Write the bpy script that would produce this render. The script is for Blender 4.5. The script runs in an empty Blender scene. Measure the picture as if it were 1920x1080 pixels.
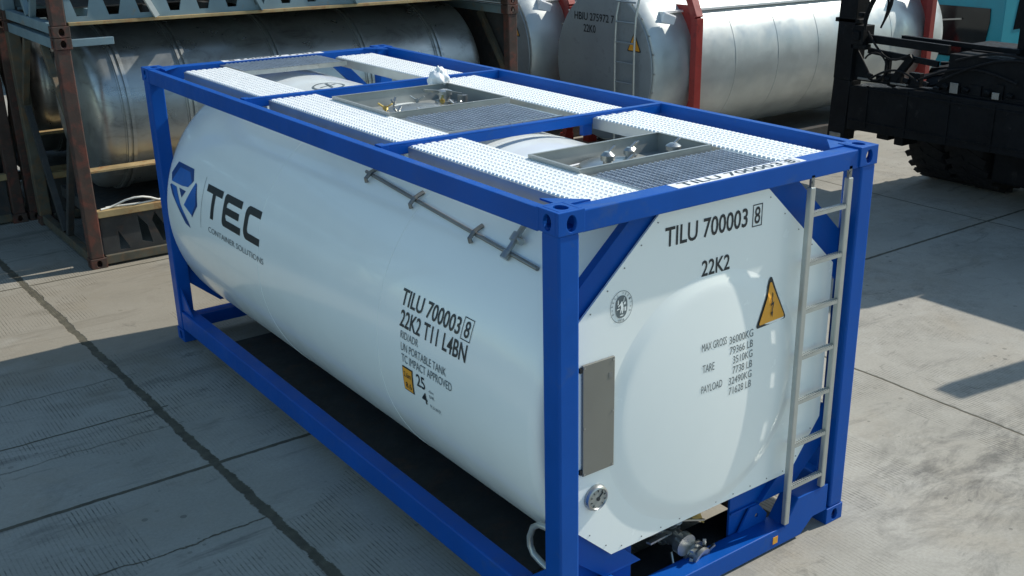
import bpy, bmesh, math, random
from mathutils import Vector, Matrix
from mathutils.geometry import tessellate_polygon
random.seed(7)
S = bpy.context.scene
COL = S.collection
R_ = math.radians
PI = math.pi

# ------------------------------------------------------------------ camera
cam_d = bpy.data.cameras.new('camera')
cam = bpy.data.objects.new('camera', cam_d); COL.objects.link(cam)
cam.location = (-2.97704, -3.86934, 3.98895)
yaw, pitch, roll = -0.66244, 1.20847, -0.00355
cam.rotation_euler = (Matrix.Rotation(yaw, 3, 'Z') @ Matrix.Rotation(pitch, 3, 'X') @ Matrix.Rotation(roll, 3, 'Z')).to_euler()
cam_d.sensor_width = 36.0
cam_d.lens = 2015.18 / 1920 * 36.0
cam_d.shift_x = (960 - 1060) / 1920
cam_d.shift_y = (570 - 540) / 1920
cam_d.clip_start = 0.05; cam_d.clip_end = 1000
S.camera = cam

# ------------------------------------------------------------------ light
SUN = Vector((1.0, -0.14, 0.80)).normalized()
elev = math.asin(SUN.z); azim = math.atan2(SUN.x, SUN.y)
W = bpy.data.worlds.new('World'); S.world = W; W.use_nodes = True
nt = W.node_tree; nt.nodes.clear()
sky = nt.nodes.new('ShaderNodeTexSky'); sky.sky_type = 'NISHITA'; sky.sun_disc = False
sky.sun_elevation = elev; sky.sun_rotation = azim
sky.air_density = 1.0; sky.dust_density = 0.6; sky.ozone_density = 0.7
bg = nt.nodes.new('ShaderNodeBackground'); bg.inputs[1].default_value = 0.15
out = nt.nodes.new('ShaderNodeOutputWorld')
tint = nt.nodes.new('ShaderNodeMix'); tint.data_type = 'RGBA'; tint.blend_type = 'MULTIPLY'; tint.inputs[0].default_value = 1.0
tint.inputs[7].default_value = (0.92, 1.05, 1.0, 1)      # slightly green-blue sky, as the photograph's
nt.links.new(sky.outputs[0], tint.inputs[6]); nt.links.new(tint.outputs[2], bg.inputs[0]); nt.links.new(bg.outputs[0], out.inputs[0])
sd = bpy.data.lights.new('sun', 'SUN'); sd.energy = 4.6; sd.angle = R_(0.5); sd.color = (1.0, 0.94, 0.84)
so = bpy.data.objects.new('sun', sd); COL.objects.link(so)
so.rotation_euler = SUN.to_track_quat('Z', 'Y').to_euler(); so.location = (10, -3, 12)
S.view_settings.view_transform = 'Standard'; S.view_settings.look = 'None'
S.view_settings.exposure = 0.12; S.view_settings.gamma = 1.0; S.view_settings.use_curve_mapping = False

# ------------------------------------------------------------------ materials
class N:
    """small node-building helper"""
    def __init__(s, name):
        s.m = bpy.data.materials.new(name); s.m.use_nodes = True
        s.t = s.m.node_tree; s.p = s.t.nodes['Principled BSDF']
        tc = s.t.nodes.new('ShaderNodeTexCoord'); s.obj = tc.outputs['Object']
        g = s.t.nodes.new('ShaderNodeNewGeometry'); s.pos = g.outputs['Position']
    def new(s, typ, **k):
        n = s.t.nodes.new(typ)
        for a, b in k.items(): setattr(n, a, b)
        return n
    def put(s, sock, v):
        if hasattr(v, 'is_output'): s.t.links.new(v, sock)
        else: sock.default_value = v
    def noise(s, scale, detail=4, rough=0.6, vec=None, dist=0.0, stretch=None):
        v = vec or s.pos
        if stretch:
            mp = s.new('ShaderNodeMapping'); s.put(mp.inputs[0], v); mp.inputs['Scale'].default_value = stretch; v = mp.outputs[0]
        n = s.new('ShaderNodeTexNoise'); s.put(n.inputs['Vector'], v)
        n.inputs['Scale'].default_value = scale; n.inputs['Detail'].default_value = detail
        n.inputs['Roughness'].default_value = rough; n.inputs['Distortion'].default_value = dist
        return n.outputs['Fac']
    def ramp(s, fac, a, b, ca=(0, 0, 0, 1), cb=(1, 1, 1, 1)):
        r = s.new('ShaderNodeValToRGB'); s.put(r.inputs[0], fac)
        e = r.color_ramp.elements; e[0].position = a; e[1].position = b; e[0].color = ca; e[1].color = cb
        return r.outputs[0]
    def math(s, op, a, b=0.0, c=0.0, clamp=False):
        n = s.new('ShaderNodeMath', operation=op, use_clamp=clamp)
        s.put(n.inputs[0], a); s.put(n.inputs[1], b); s.put(n.inputs[2], c); return n.outputs[0]
    def mix(s, f, a, b, mode='MIX'):
        n = s.new('ShaderNodeMix', data_type='RGBA', blend_type=mode)
        s.put(n.inputs[0], f); s.put(n.inputs[6], a); s.put(n.inputs[7], b); return n.outputs[2]
    def bump(s, h, strength=0.3, dist=0.01):
        b = s.new('ShaderNodeBump'); s.put(b.inputs['Height'], h)
        b.inputs['Strength'].default_value = strength; b.inputs['Distance'].default_value = dist
        s.put(s.p.inputs['Normal'], b.outputs[0])
    def set(s, **k):
        al = dict(color='Base Color', rough='Roughness', metal='Metallic', coat='Coat Weight', spec='Specular IOR Level')
        for a, v in k.items(): s.put(s.p.inputs[al[a]], v)
        return s

def c4(c): return (c[0], c[1], c[2], 1)

def paint(name, col, rough=0.35, var=0.12, dirt=None, dirtamt=0.5, scale=3.0, metal=0.0, coat=0.0, bump=0.0, spec=0.5, dscale=6.0):
    n = N(name)
    f = n.noise(scale, 5)
    lo = tuple(x * (1 - var) for x in col); hi = tuple(min(1, x * (1 + var)) for x in col)
    c = n.ramp(f, 0.3, 0.7, c4(lo), c4(hi))
    if dirt:
        d = n.ramp(n.noise(dscale, 8, 0.7, dist=0.4), 0.62 - 0.3 * dirtamt, 0.78 - 0.2 * dirtamt)
        c = n.mix(d, c, c4(dirt))
    r = n.ramp(n.noise(scale * 4, 4), 0.3, 0.7, c4((rough * 0.8,) * 3), c4((min(1, rough * 1.25),) * 3))
    n.set(color=c, rough=r, metal=metal, coat=coat, spec=spec)
    if bump: n.bump(n.noise(40, 3), bump, 0.004)
    return n.m

M = {}
M['white'] = paint('white_gelcoat', (0.87, 0.92, 0.91), 0.2, 0.015, coat=0.3, scale=1.2)
M['whitepanel'] = paint('white_panel', (0.87, 0.91, 0.89), 0.22, 0.015, coat=0.3, scale=1.5)
M['blue'] = paint('blue_paint', (0.002, 0.075, 0.36), 0.40, 0.10, dirt=(0.03, 0.09, 0.28), dirtamt=0.12, scale=2, bump=0.03, spec=0.18, dscale=5)
M['black'] = paint('black_lettering', (0.012, 0.02, 0.026), 0.4, 0.1)
M['grey_letter'] = paint('grey_lettering', (0.14, 0.17, 0.18), 0.4, 0.1)
M['logo_dark'] = paint('logo_dark_blue', (0.006, 0.055, 0.22), 0.35, 0.1)
M['logo_mid'] = paint('logo_blue', (0.01, 0.13, 0.48), 0.35, 0.1)
M['orange'] = paint('orange_label', (0.80, 0.36, 0.03), 0.45, 0.04)
M['steel'] = paint('bare_steel', (0.42, 0.43, 0.42), 0.32, 0.12, metal=0.85, scale=5)
M['steel_dark'] = paint('dull_steel', (0.24, 0.25, 0.25), 0.42, 0.15, metal=0.8, scale=5)
M['alu'] = paint('aluminium_tread', (0.90, 0.91, 0.90), 0.42, 0.04, metal=0.25, scale=8)
M['ladder'] = paint('ladder_aluminium', (0.46, 0.48, 0.46), 0.36, 0.08, metal=0.55, scale=6)
M['boxsteel'] = paint('spill_box_steel', (0.34, 0.36, 0.35), 0.42, 0.06, metal=0.4, scale=4)
M['greyplate'] = paint('grey_cover', (0.22, 0.215, 0.19), 0.42, 0.05, metal=0.25)
M['grate'] = paint('grating_steel', (0.34, 0.39, 0.46), 0.42, 0.15, metal=0.3, scale=9)
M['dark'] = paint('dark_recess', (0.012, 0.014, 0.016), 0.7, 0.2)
M['rust'] = paint('rusty_brown_paint', (0.055, 0.034, 0.026), 0.7, 0.35, dirt=(0.15, 0.04, 0.025), dirtamt=0.5, scale=5, bump=0.3)
M['rail_olive'] = paint('weathered_rail', (0.085, 0.08, 0.06), 0.7, 0.3, dirt=(0.16, 0.09, 0.04), dirtamt=0.45, scale=5, bump=0.3)
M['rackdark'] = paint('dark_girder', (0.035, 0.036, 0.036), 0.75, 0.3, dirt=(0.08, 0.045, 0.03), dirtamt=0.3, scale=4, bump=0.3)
M['bluegrey'] = paint('blue_grey_paint', (0.16, 0.235, 0.27), 0.6, 0.15, dirt=(0.30, 0.17, 0.05), dirtamt=0.12, scale=3, bump=0.15, dscale=3.5)
M['tan'] = paint('rust_edge', (0.34, 0.25, 0.12), 0.7, 0.3, dirt=(0.25, 0.10, 0.03), dirtamt=0.4, bump=0.2)
M['red'] = paint('red_frame_paint', (0.30, 0.03, 0.025), 0.42, 0.12, dirt=(0.12, 0.02, 0.02), dirtamt=0.2, scale=3)
M['black_paint'] = paint('black_machine_paint', (0.005, 0.006, 0.0075), 0.65, 0.4, dirt=(0.03, 0.03, 0.03), dirtamt=0.08, scale=4, bump=0.15, spec=0.16)
M['rubber'] = paint('tyre_rubber', (0.009, 0.009, 0.010), 0.8, 0.2, bump=0.3, spec=0.25)
M['teal'] = paint('teal_paint', (0.010, 0.26, 0.34), 0.4, 0.08)
M['glass'] = paint('dark_cab_glass', (0.006, 0.008, 0.010), 0.08, 0.1, spec=0.6)
M['bag'] = paint('white_plastic', (0.86, 0.87, 0.88), 0.4, 0.04)
M['hose'] = paint('pale_hose', (0.62, 0.62, 0.58), 0.5, 0.1)
M['brass'] = paint('brass', (0.45, 0.33, 0.10), 0.4, 0.15, metal=0.7)
M['silverend'] = paint('silver_end_cladding', (0.27, 0.31, 0.34), 0.36, 0.12, metal=0.35, scale=1.5, dirt=(0.20, 0.22, 0.23), dirtamt=0.2)
M['blueletter'] = paint('blue_lettering', (0.03, 0.06, 0.30), 0.5, 0.1)

def tank_metal(name, col, rough, dirty, patch, bmp=0.03, metal=0.5):
    n = N(name)
    f = n.noise(1.3, 6, 0.6)
    c = n.ramp(f, 0.3, 0.75, c4(tuple(x * 0.75 for x in col)), c4(col))
    st = n.ramp(n.noise(2.2, 8, 0.75, dist=0.8, stretch=(1.0, 1.0, 2.2)), 0.52, 0.72)
    c = n.mix(n.math('MULTIPLY', st, dirty), c, c4(patch))
    sc = n.ramp(n.noise(1.0, 9, 0.8, dist=1.5, stretch=(2.0, 2.0, 9.0)), 0.64, 0.70)
    c = n.mix(n.math('MULTIPLY', sc, 0.35), c, (0.06, 0.06, 0.06, 1))
    r = n.ramp(n.noise(3.5, 5), 0.3, 0.7, c4((rough * 0.7,) * 3), c4((rough * 1.4,) * 3))
    n.set(color=c, rough=r, metal=metal)
    n.bump(n.noise(2.2, 3), bmp, 0.03)
    return n.m
M['tank_dirty'] = tank_metal('dirty_tank_steel', (0.47, 0.49, 0.48), 0.34, 0.6, (0.11, 0.10, 0.085), 0.20, 0.8)
M['tank_silver'] = tank_metal('silver_tank_cladding', (0.60, 0.64, 0.63), 0.42, 0.15, (0.40, 0.41, 0.40))

def concrete():
    n = N('concrete')
    xyz = n.new('ShaderNodeSeparateXYZ'); n.put(xyz.inputs[0], n.pos)
    X, Y = xyz.outputs[0], xyz.outputs[1]
    base = n.ramp(n.noise(0.55, 6, 0.6), 0.3, 0.72, (0.275, 0.263, 0.225, 1), (0.39, 0.375, 0.33, 1))
    warm = n.ramp(n.noise(0.9, 5, 0.6, dist=0.5), 0.52, 0.75)
    base = n.mix(n.math('MULTIPLY', warm, 0.45), base, (0.31, 0.26, 0.185, 1))
    pale = n.ramp(n.noise(1.7, 7, 0.7, dist=0.9), 0.55, 0.70)
    base = n.mix(n.math('MULTIPLY', pale, 0.5), base, (0.40, 0.39, 0.35, 1))
    fine = n.noise(38, 5, 0.7)
    base = n.mix(n.math('MULTIPLY', n.ramp(fine, 0.35, 0.7), 0.28), base, (0.16, 0.15, 0.13, 1))
    # brushed grooves, in worn patches
    wob = n.math('MULTIPLY', n.noise(1.2, 2), 0.02)
    gx = n.math('ADD', X, wob)
    gv = n.math('SINE', n.math('MULTIPLY', gx, 2 * PI / 0.031))
    gv = n.ramp(gv, 0.45, 1.0)
    pq = n.new('ShaderNodeTexVoronoi'); pq.distance = 'CHEBYCHEV'; n.put(pq.inputs['Vector'], n.pos); pq.inputs['Scale'].default_value = 1.15; pq.inputs['Randomness'].default_value = 0.8
    pqs = n.new('ShaderNodeSeparateColor'); n.put(pqs.inputs[0], pq.outputs['Color'])
    patch = n.math('MULTIPLY', n.ramp(pqs.outputs[0], 0.22, 0.50), n.ramp(n.noise(2.6, 5, 0.65, dist=0.6), 0.36, 0.58))
    broken = n.ramp(n.noise(9, 5, 0.75), 0.36, 0.6)
    gm = n.math('MULTIPLY', n.math('MULTIPLY', gv, patch), broken)
    base = n.mix(n.math('MULTIPLY', gm, 0.92), base, (0.065, 0.06, 0.05, 1))
    # tyre scuffs and oily marks
    sc = n.ramp(n.noise(1.0, 9, 0.76, dist=0.6, stretch=(0.9, 2.6, 1)), 0.555, 0.69)
    scm = n.ramp(n.noise(0.38, 3), 0.40, 0.58)
    base = n.mix(n.math('MULTIPLY', n.math('MULTIPLY', sc, scm), 0.75), base, (0.075, 0.074, 0.068, 1))
    spk = n.new('ShaderNodeTexVoronoi'); n.put(spk.inputs['Vector'], n.pos); spk.inputs['Scale'].default_value = 9.0
    spc = n.new('ShaderNodeSeparateColor'); n.put(spc.inputs[0], spk.outputs['Color'])
    sz = n.math('MULTIPLY', n.math('POWER', spc.outputs[0], 3.0), 0.22)
    spots = n.math('MULTIPLY', n.math('LESS_THAN', spk.outputs['Distance'], sz), n.ramp(n.noise(0.9, 3), 0.45, 0.60))
    base = n.mix(n.math('MULTIPLY', spots, 0.55), base, (0.075, 0.07, 0.06, 1))
    # rubbed-in tyre dirt in front of the right hand corner
    ex = n.math('MULTIPLY', n.math('SUBTRACT', X, 3.9), 0.48); ey = n.math('MULTIPLY', n.math('ADD', Y, 0.25), 0.9)
    er = n.math('SQRT', n.math('ADD', n.math('MULTIPLY', ex, ex), n.math('MULTIPLY', ey, ey)))
    em = n.math('MULTIPLY', n.ramp(er, 0.25, 1.15, (1, 1, 1, 1), (0, 0, 0, 1)), n.ramp(n.noise(1.0, 10, 0.78, dist=0.5, stretch=(1.6, 3.6, 1)), 0.47, 0.64))
    base = n.mix(n.math('MULTIPLY', em, 0.82), base, (0.085, 0.083, 0.075, 1))
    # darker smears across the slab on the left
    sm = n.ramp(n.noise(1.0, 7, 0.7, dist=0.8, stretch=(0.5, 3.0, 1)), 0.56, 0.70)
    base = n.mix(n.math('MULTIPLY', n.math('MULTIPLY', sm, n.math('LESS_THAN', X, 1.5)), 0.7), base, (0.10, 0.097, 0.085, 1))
    blot = n.ramp(n.noise(1.1, 5, 0.65, dist=0.6), 0.62, 0.74)
    base = n.mix(n.math('MULTIPLY', blot, 0.38), base, (0.14, 0.13, 0.115, 1))
    # browner, darker patch on the slab by the left stack
    dx = n.math('MULTIPLY', n.math('ADD', X, 0.3), 0.42); dy = n.math('MULTIPLY', n.math('SUBTRACT', Y, 7.4), 0.42)
    rad = n.math('ADD', n.math('SQRT', n.math('ADD', n.math('MULTIPLY', dx, dx), n.math('MULTIPLY', dy, dy))), n.math('MULTIPLY', n.math('SUBTRACT', n.noise(1.4, 5), 0.5), 1.5))
    dirt = n.ramp(rad, 0.55, 1.15, (1, 1, 1, 1), (0, 0, 0, 1))  # mask of the browner, darker patch
    base = n.mix(n.math('MULTIPLY', dirt, 0.55), base, (0.195, 0.165, 0.118, 1))
    # cracks
    cr = n.new('ShaderNodeTexVoronoi', feature='DISTANCE_TO_EDGE')
    wv = n.new('ShaderNodeVectorMath', operation='ADD'); n.put(wv.inputs[0], n.pos)
    nn = n.new('ShaderNodeTexNoise'); n.put(nn.inputs['Vector'], n.pos); nn.inputs['Scale'].default_value = 1.5; nn.inputs['Detail'].default_value = 6
    sv = n.new('ShaderNodeVectorMath', operation='SCALE'); n.put(sv.inputs[0], nn.outputs['Color']); sv.inputs[3].default_value = 0.9
    n.put(wv.inputs[1], sv.outputs[0]); n.put(cr.inputs['Vector'], wv.outputs[0]); cr.inputs['Scale'].default_value = 0.30
    crk = n.ramp(cr.outputs['Distance'], 0.001, 0.004, (1, 1, 1, 1), (0, 0, 0, 1))
    crk = n.math('MULTIPLY', crk, n.ramp(n.noise(0.7, 3), 0.55, 0.62))
    base = n.mix(n.math('MULTIPLY', crk, 0.7), base, (0.07, 0.065, 0.055, 1))
    # expansion joints
    en = n.math('MULTIPLY', n.math('SUBTRACT', n.noise(5, 6, 0.75), 0.5), 0.11)
    en2 = n.math('MULTIPLY', n.math('SUBTRACT', n.noise(2.2, 5, 0.7), 0.5), 0.05)
    def joint(coord, at, half, e):
        d = n.math('ABSOLUTE', n.math('ADD', n.math('SUBTRACT', coord, at), e))
        mr = n.new('ShaderNodeMapRange'); n.put(mr.inputs[0], d)
        mr.inputs[1].default_value = half; mr.inputs[2].default_value = half + 0.008
        mr.inputs[3].default_value = 1; mr.inputs[4].default_value = 0
        return mr.outputs[0]
    slant = n.math('MULTIPLY', n.math('SUBTRACT', Y, 3.0), 0.03)
    js = [joint(n.math('ADD', X, slant), -0.645, 0.034, en)]
    for at in (4.525, 9.7, -5.8, 14.9): js.append(joint(X, at, 0.009, en2))
    js.append(joint(Y, 3.40, 0.016, n.math('MULTIPLY', en, 0.35)))
    for at in (8.55, 13.7, -1.75): js.append(joint(Y, at, 0.011, en2))
    j = js[0]
    for q in js[1:]: j = n.math('MAXIMUM', j, q)
    # short random cracks across the left slab
    left = n.math('LESS_THAN', X, -0.6)
    en3 = n.math('MULTIPLY', n.math('SUBTRACT', n.noise(1.1, 6, 0.7), 0.5), 0.22)
    side = n.math('MULTIPLY', left, n.math('MAXIMUM', joint(Y, 4.62, 0.006, en2), n.math('MAXIMUM', n.math('MULTIPLY', joint(Y, 4.22, 0.004, en3), 0.6), n.math('MAXIMUM', joint(Y, 2.45, 0.004, en3), n.math('MULTIPLY', joint(Y, 5.45, 0.003, en3), 0.7)))))
    j = n.math('MAXIMUM', j, side)
    col = n.mix(j, base, n.ramp(n.noise(9, 4), 0.3, 0.7, (0.055, 0.05, 0.035, 1), (0.11, 0.10, 0.07, 1)))
    n.set(color=col, rough=n.ramp(n.noise(6, 4), 0.3, 0.7, (0.75,) * 3 + (1,), (0.95,) * 3 + (1,)))
    h = n.math('SUBTRACT', n.math('MULTIPLY', fine, 0.25), n.math('ADD', n.math('MULTIPLY', gm, 0.35), n.math('MULTIPLY', j, 1.2)))
    n.bump(h, 0.6, 0.012)
    return n.m
M['concrete'] = concrete()

# ------------------------------------------------------------------ mesh helpers
class MB:
    def __init__(s): s.v = []; s.f = []
    def add(s, vs, fs):
        o = len(s.v); s.v += [tuple(v) for v in vs]; s.f += [tuple(i + o for i in f) for f in fs]; return s
    def box(s, x0, x1, y0, y1, z0, z1):
        vs = [(x, y, z) for z in (z0, z1) for y in (y0, y1) for x in (x0, x1)]
        return s.add(vs, [(0, 2, 3, 1), (4, 5, 7, 6), (0, 1, 5, 4), (2, 6, 7, 3), (0, 4, 6, 2), (1, 3, 7, 5)])
    def bar(s, a, b, w, h, up=(0, 0, 1)):
        """rectangular bar from a to b; w across, h along up"""
        a = Vector(a); b = Vector(b); d = (b - a).normalized(); u = Vector(up)
        sd_ = d.cross(u)
        if sd_.length < 1e-4: sd_ = d.cross(Vector((1, 0, 0)))
        sd_.normalize(); u = sd_.cross(d).normalized()
        vs = []
        for p in (a, b):
            for i, j in ((-1, -1), (1, -1), (1, 1), (-1, 1)): vs.append(p + sd_ * (i * w / 2) + u * (j * h / 2))
        return s.add(vs, [(3, 2, 1, 0), (4, 5, 6, 7), (0, 1, 5, 4), (1, 2, 6, 5), (2, 3, 7, 6), (3, 0, 4, 7)])
    def cyl(s, a, b, r0, r1=None, n=16, caps=True):
        r1 = r0 if r1 is None else r1
        a = Vector(a); b = Vector(b); d = (b - a).normalized()
        t = Vector((0, 0, 1)) if abs(d.z) < 0.9 else Vector((1, 0, 0))
        u = d.cross(t).normalized(); w = d.cross(u)
        vs = []
        for p, r in ((a, r0), (b, r1)):
            for i in range(n):
                an = 2 * PI * i / n; vs.append(p + u * (r * math.cos(an)) + w * (r * math.sin(an)))
        fs = [(i, (i + 1) % n, n + (i + 1) % n, n + i) for i in range(n)]
        if caps: fs += [tuple(range(n - 1, -1, -1)), tuple(range(n, 2 * n))]
        return s.add(vs, fs)
    def tube(s, pts, r, n=10, caps=True):
        pts = [Vector(p) for p in pts]; vs = []; prev = None
        for k, p in enumerate(pts):
            d = (pts[min(k + 1, len(pts) - 1)] - pts[max(k - 1, 0)]).normalized()
            if prev is None:
                t = Vector((0, 0, 1)) if abs(d.z) < 0.9 else Vector((1, 0, 0))
                u = d.cross(t).normalized()
            else: u = (prev - d * prev.dot(d)).normalized()
            prev = u; w = d.cross(u)
            for i in range(n):
                an = 2 * PI * i / n; vs.append(p + u * (r * math.cos(an)) + w * (r * math.sin(an)))
        fs = []
        for k in range(len(pts) - 1):
            for i in range(n):
                fs.append((k * n + i, k * n + (i + 1) % n, (k + 1) * n + (i + 1) % n, (k + 1) * n + i))
        if caps: fs += [tuple(range(n - 1, -1, -1)), tuple(range((len(pts) - 1) * n, len(pts) * n))]
        return s.add(vs, fs)
    def lathe(s, o, axis, prof, n=32, ref=(0, 0, 1)):
        """prof: list of (distance along axis, radius)"""
        o = Vector(o); d = Vector(axis).normalized(); t = Vector(ref)
        if abs(d.dot(t)) > 0.95: t = Vector((1, 0, 0))
        u = d.cross(t).normalized(); w = d.cross(u); vs = []; fs = []
        for h, r in prof:
            for i in range(n):
                an = 2 * PI * i / n; vs.append(o + d * h + u * (r * math.cos(an)) + w * (r * math.sin(an)))
        for k in range(len(prof) - 1):
            for i in range(n): fs.append((k * n + i, k * n + (i + 1) % n, (k + 1) * n + (i + 1) % n, (k + 1) * n + i))
        if prof[0][1] > 1e-5: fs.append(tuple(range(n - 1, -1, -1)))
        if prof[-1][1] > 1e-5: fs.append(tuple(range((len(prof) - 1) * n, len(prof) * n)))
        return s.add(vs, fs)
    def prism(s, outer, holes, o, ux, uy, t):
        """polygon (with holes) in the plane o + a*ux + b*uy, extruded by t along ux x uy"""
        o = Vector(o); ux = Vector(ux); uy = Vector(uy); un = ux.cross(uy).normalized()
        loops = [[Vector((p[0], p[1], 0)) for p in outer]] + [[Vector((p[0], p[1], 0)) for p in h] for h in holes]
        tri = tessellate_polygon(loops); flat = [p for l in loops for p in l]; m = len(flat)
        vs = [o + ux * p.x + uy * p.y for p in flat]; vs += [v + un * t for v in vs]
        fs = []
        for a, b, c in tri:
            pa, pb, pc = flat[a], flat[b], flat[c]
            if (pb - pa).cross(pc - pa).z < 0: b, c = c, b
            fs.append((c, b, a)); fs.append((a + m, b + m, c + m))
        k = 0
        for l in loops:
            q = len(l)
            for i in range(q):
                a, b = k + i, k + (i + 1) % q; fs.append((a, b, b + m, a + m))
            k += q
        return s.add(vs, fs)
    def build(s, name, mat, parent=None, smooth=None, bevel=None, fix=True):
        me = bpy.data.meshes.new(name); me.from_pydata(s.v, [], s.f); me.update()
        if fix:
            bm = bmesh.new(); bm.from_mesh(me); bmesh.ops.recalc_face_normals(bm, faces=bm.faces[:]); bm.to_mesh(me); bm.free()
        me.materials.append(mat)
        if smooth is not None:
            me.shade_smooth(); me.set_sharp_from_angle(angle=R_(smooth))
        ob = bpy.data.objects.new(name, me); COL.objects.link(ob)
        if bevel:
            b = ob.modifiers.new('bevel', 'BEVEL'); b.width = bevel; b.segments = 2; b.limit_method = 'ANGLE'; b.angle_limit = R_(40)
        if parent is not None: ob.parent = parent
        return ob

def thing(name, label, cat, loc=(0, 0, 0), group=None):
    o = bpy.data.objects.new(name, None); COL.objects.link(o); o.location = loc
    o.empty_display_size = 0.2
    return tag(o, label, cat, group)
def tag(o, label, cat, group=None):
    o['label'] = label; o['category'] = cat
    if group: o['group'] = group
    return o
def copy_tree(o, parent=None):
    c = o.copy(); COL.objects.link(c); c.parent = parent
    for ch in list(o.children): copy_tree(ch, c)
    return c
def oval(cx, cy, rx, ry, n=18, p=1.0):
    return [(cx + rx * math.copysign(abs(math.cos(2 * PI * i / n)) ** p, math.cos(2 * PI * i / n)),
             cy + ry * math.copysign(abs(math.sin(2 * PI * i / n)) ** p, math.sin(2 * PI * i / n))) for i in range(n)]

def text2d(body, x0, x1, z0, z1, bold=0.0):
    """letters as flat polygons fitted into the rectangle x0..x1, z0..z1"""
    cu = bpy.data.curves.new('letters', 'FONT'); cu.body = body; cu.resolution_u = 3; cu.offset = bold
    ob = bpy.data.objects.new('letters', cu); COL.objects.link(ob)
    dg = bpy.context.evaluated_depsgraph_get(); dg.update()
    ev = ob.evaluated_get(dg); me = ev.to_mesh()
    v = [(p.co.x, p.co.y) for p in me.vertices]; f = [tuple(q.vertices) for q in me.polygons]
    ev.to_mesh_clear(); bpy.data.objects.remove(ob); bpy.data.curves.remove(cu)
    ax = min(p[0] for p in v); bx = max(p[0] for p in v); ay = min(p[1] for p in v); by = max(p[1] for p in v)
    v = [(x0 + (p[0] - ax) / (bx - ax) * (x1 - x0), z0 + (p[1] - ay) / (by - ay) * (z1 - z0)) for p in v]
    return v, f
def letters(items, mapf, name, mat, parent, cut=None):
    if name == 'lettering' and len(items) > 1:
        return [letters([i], mapf, name, mat, parent, cut) for i in items][0]
    return letter_mesh(items, mapf, name, mat, parent, cut)
def letter_mesh(items, mapf, name, mat, parent, cut=None):
    """items: list of (verts2d, faces) merged to one mesh, cut in strips of height `cut`, mapped to the surface"""
    bm = bmesh.new()
    for v, f in items:
        bv = [bm.verts.new((p[0], p[1], 0)) for p in v]
        for q in f:
            try: bm.faces.new([bv[i] for i in q])
            except ValueError: pass
    if cut:
        lo = min(p.co.y for p in bm.verts); hi = max(p.co.y for p in bm.verts)
        k = lo + cut
        while k < hi:
            bmesh.ops.bisect_plane(bm, geom=bm.verts[:] + bm.edges[:] + bm.faces[:], plane_co=(0, k, 0), plane_no=(0, 1, 0)); k += cut
    for p in bm.verts: p.co = Vector(mapf(p.co.x, p.co.y))
    me = bpy.data.meshes.new(name); bm.to_mesh(me); bm.free(); me.materials.append(mat)
    ob = bpy.data.objects.new(name, me); COL.objects.link(ob); ob.parent = parent
    return ob
def poly2d(*pts): return (list(pts), [tuple(range(len(pts)))])
def tri_poly(outer, holes=()):
    loops = [[Vector((p[0], p[1], 0)) for p in outer]] + [[Vector((p[0], p[1], 0)) for p in h] for h in holes]
    return ([(p.x, p.y) for l in loops for p in l], [tuple(t) for t in tessellate_polygon(loops)])
def frame2d(x0, x1, z0, z1, t):
    return tri_poly([(x0, z0), (x1, z0), (x1, z1), (x0, z1)], [[(x0 + t, z0 + t), (x1 - t, z0 + t), (x1 - t, z1 - t), (x0 + t, z1 - t)]])

def casting(mb, x, y, z, sx, sy, sz):
    """corner casting: outer corner at (x,y,z), extends sx,sy,sz (signed) inwards; hollow with oval holes"""
    t = 0.024; ax, ay, az = abs(sx), abs(sy), abs(sz)
    x0, x1 = sorted((x, x + sx)); y0, y1 = sorted((y, y + sy)); z0, z1 = sorted((z, z + sz))
    def rect(a, b): return [(0, 0), (a, 0), (a, b), (0, b)]
    # outer faces with holes: end (y), side (x), top/bottom (z)
    hx = 0.5
    for fy, hole in ((y, True), (y + sy, False)):
        yy = fy if fy == y0 else fy - t
        mb.prism(rect(ax, az), [oval(ax * hx, az * 0.47, 0.03, 0.042, 16)] if hole else [], (x0, yy + t, z0), (1, 0, 0), (0, 0, 1), t)
    for fx, hole in ((x, True), (x + sx, False)):
        xx = fx if fx == x0 else fx - t
        mb.prism(rect(ay - 2 * t, az), [oval((ay - 2 * t) * 0.5, az * 0.47, 0.032, 0.042, 16)] if hole else [], (xx, y0 + t, z0), (0, 1, 0), (0, 0, 1), t)
    for fz, hole in ((z, True), (z + sz, False)):
        zz = fz if fz == z0 else fz - t
        mb.prism(rect(ax - 2 * t, ay - 2 * t), [oval((ax - 2 * t) * 0.5, (ay - 2 * t) * 0.5, 0.05 if not hole else 0.034, 0.045, 16)] if hole else [], (x0 + t, y0 + t, zz), (1, 0, 0), (0, 1, 0), t)
    return mb

# ------------------------------------------------------------------ the yard
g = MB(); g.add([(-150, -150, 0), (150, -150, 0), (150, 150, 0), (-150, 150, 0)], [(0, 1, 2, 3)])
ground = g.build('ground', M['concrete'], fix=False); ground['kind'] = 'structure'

# ------------------------------------------------------------------ blue and white tank container
LN, WD, HT = 6.058, 2.438, 2.591
XC, ZC, RT = 1.219, 1.27, 1.205
T = thing('tank_container', 'new tank container with white tank, blue frame and bright roof walkways, in the foreground', 'tank container')

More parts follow.
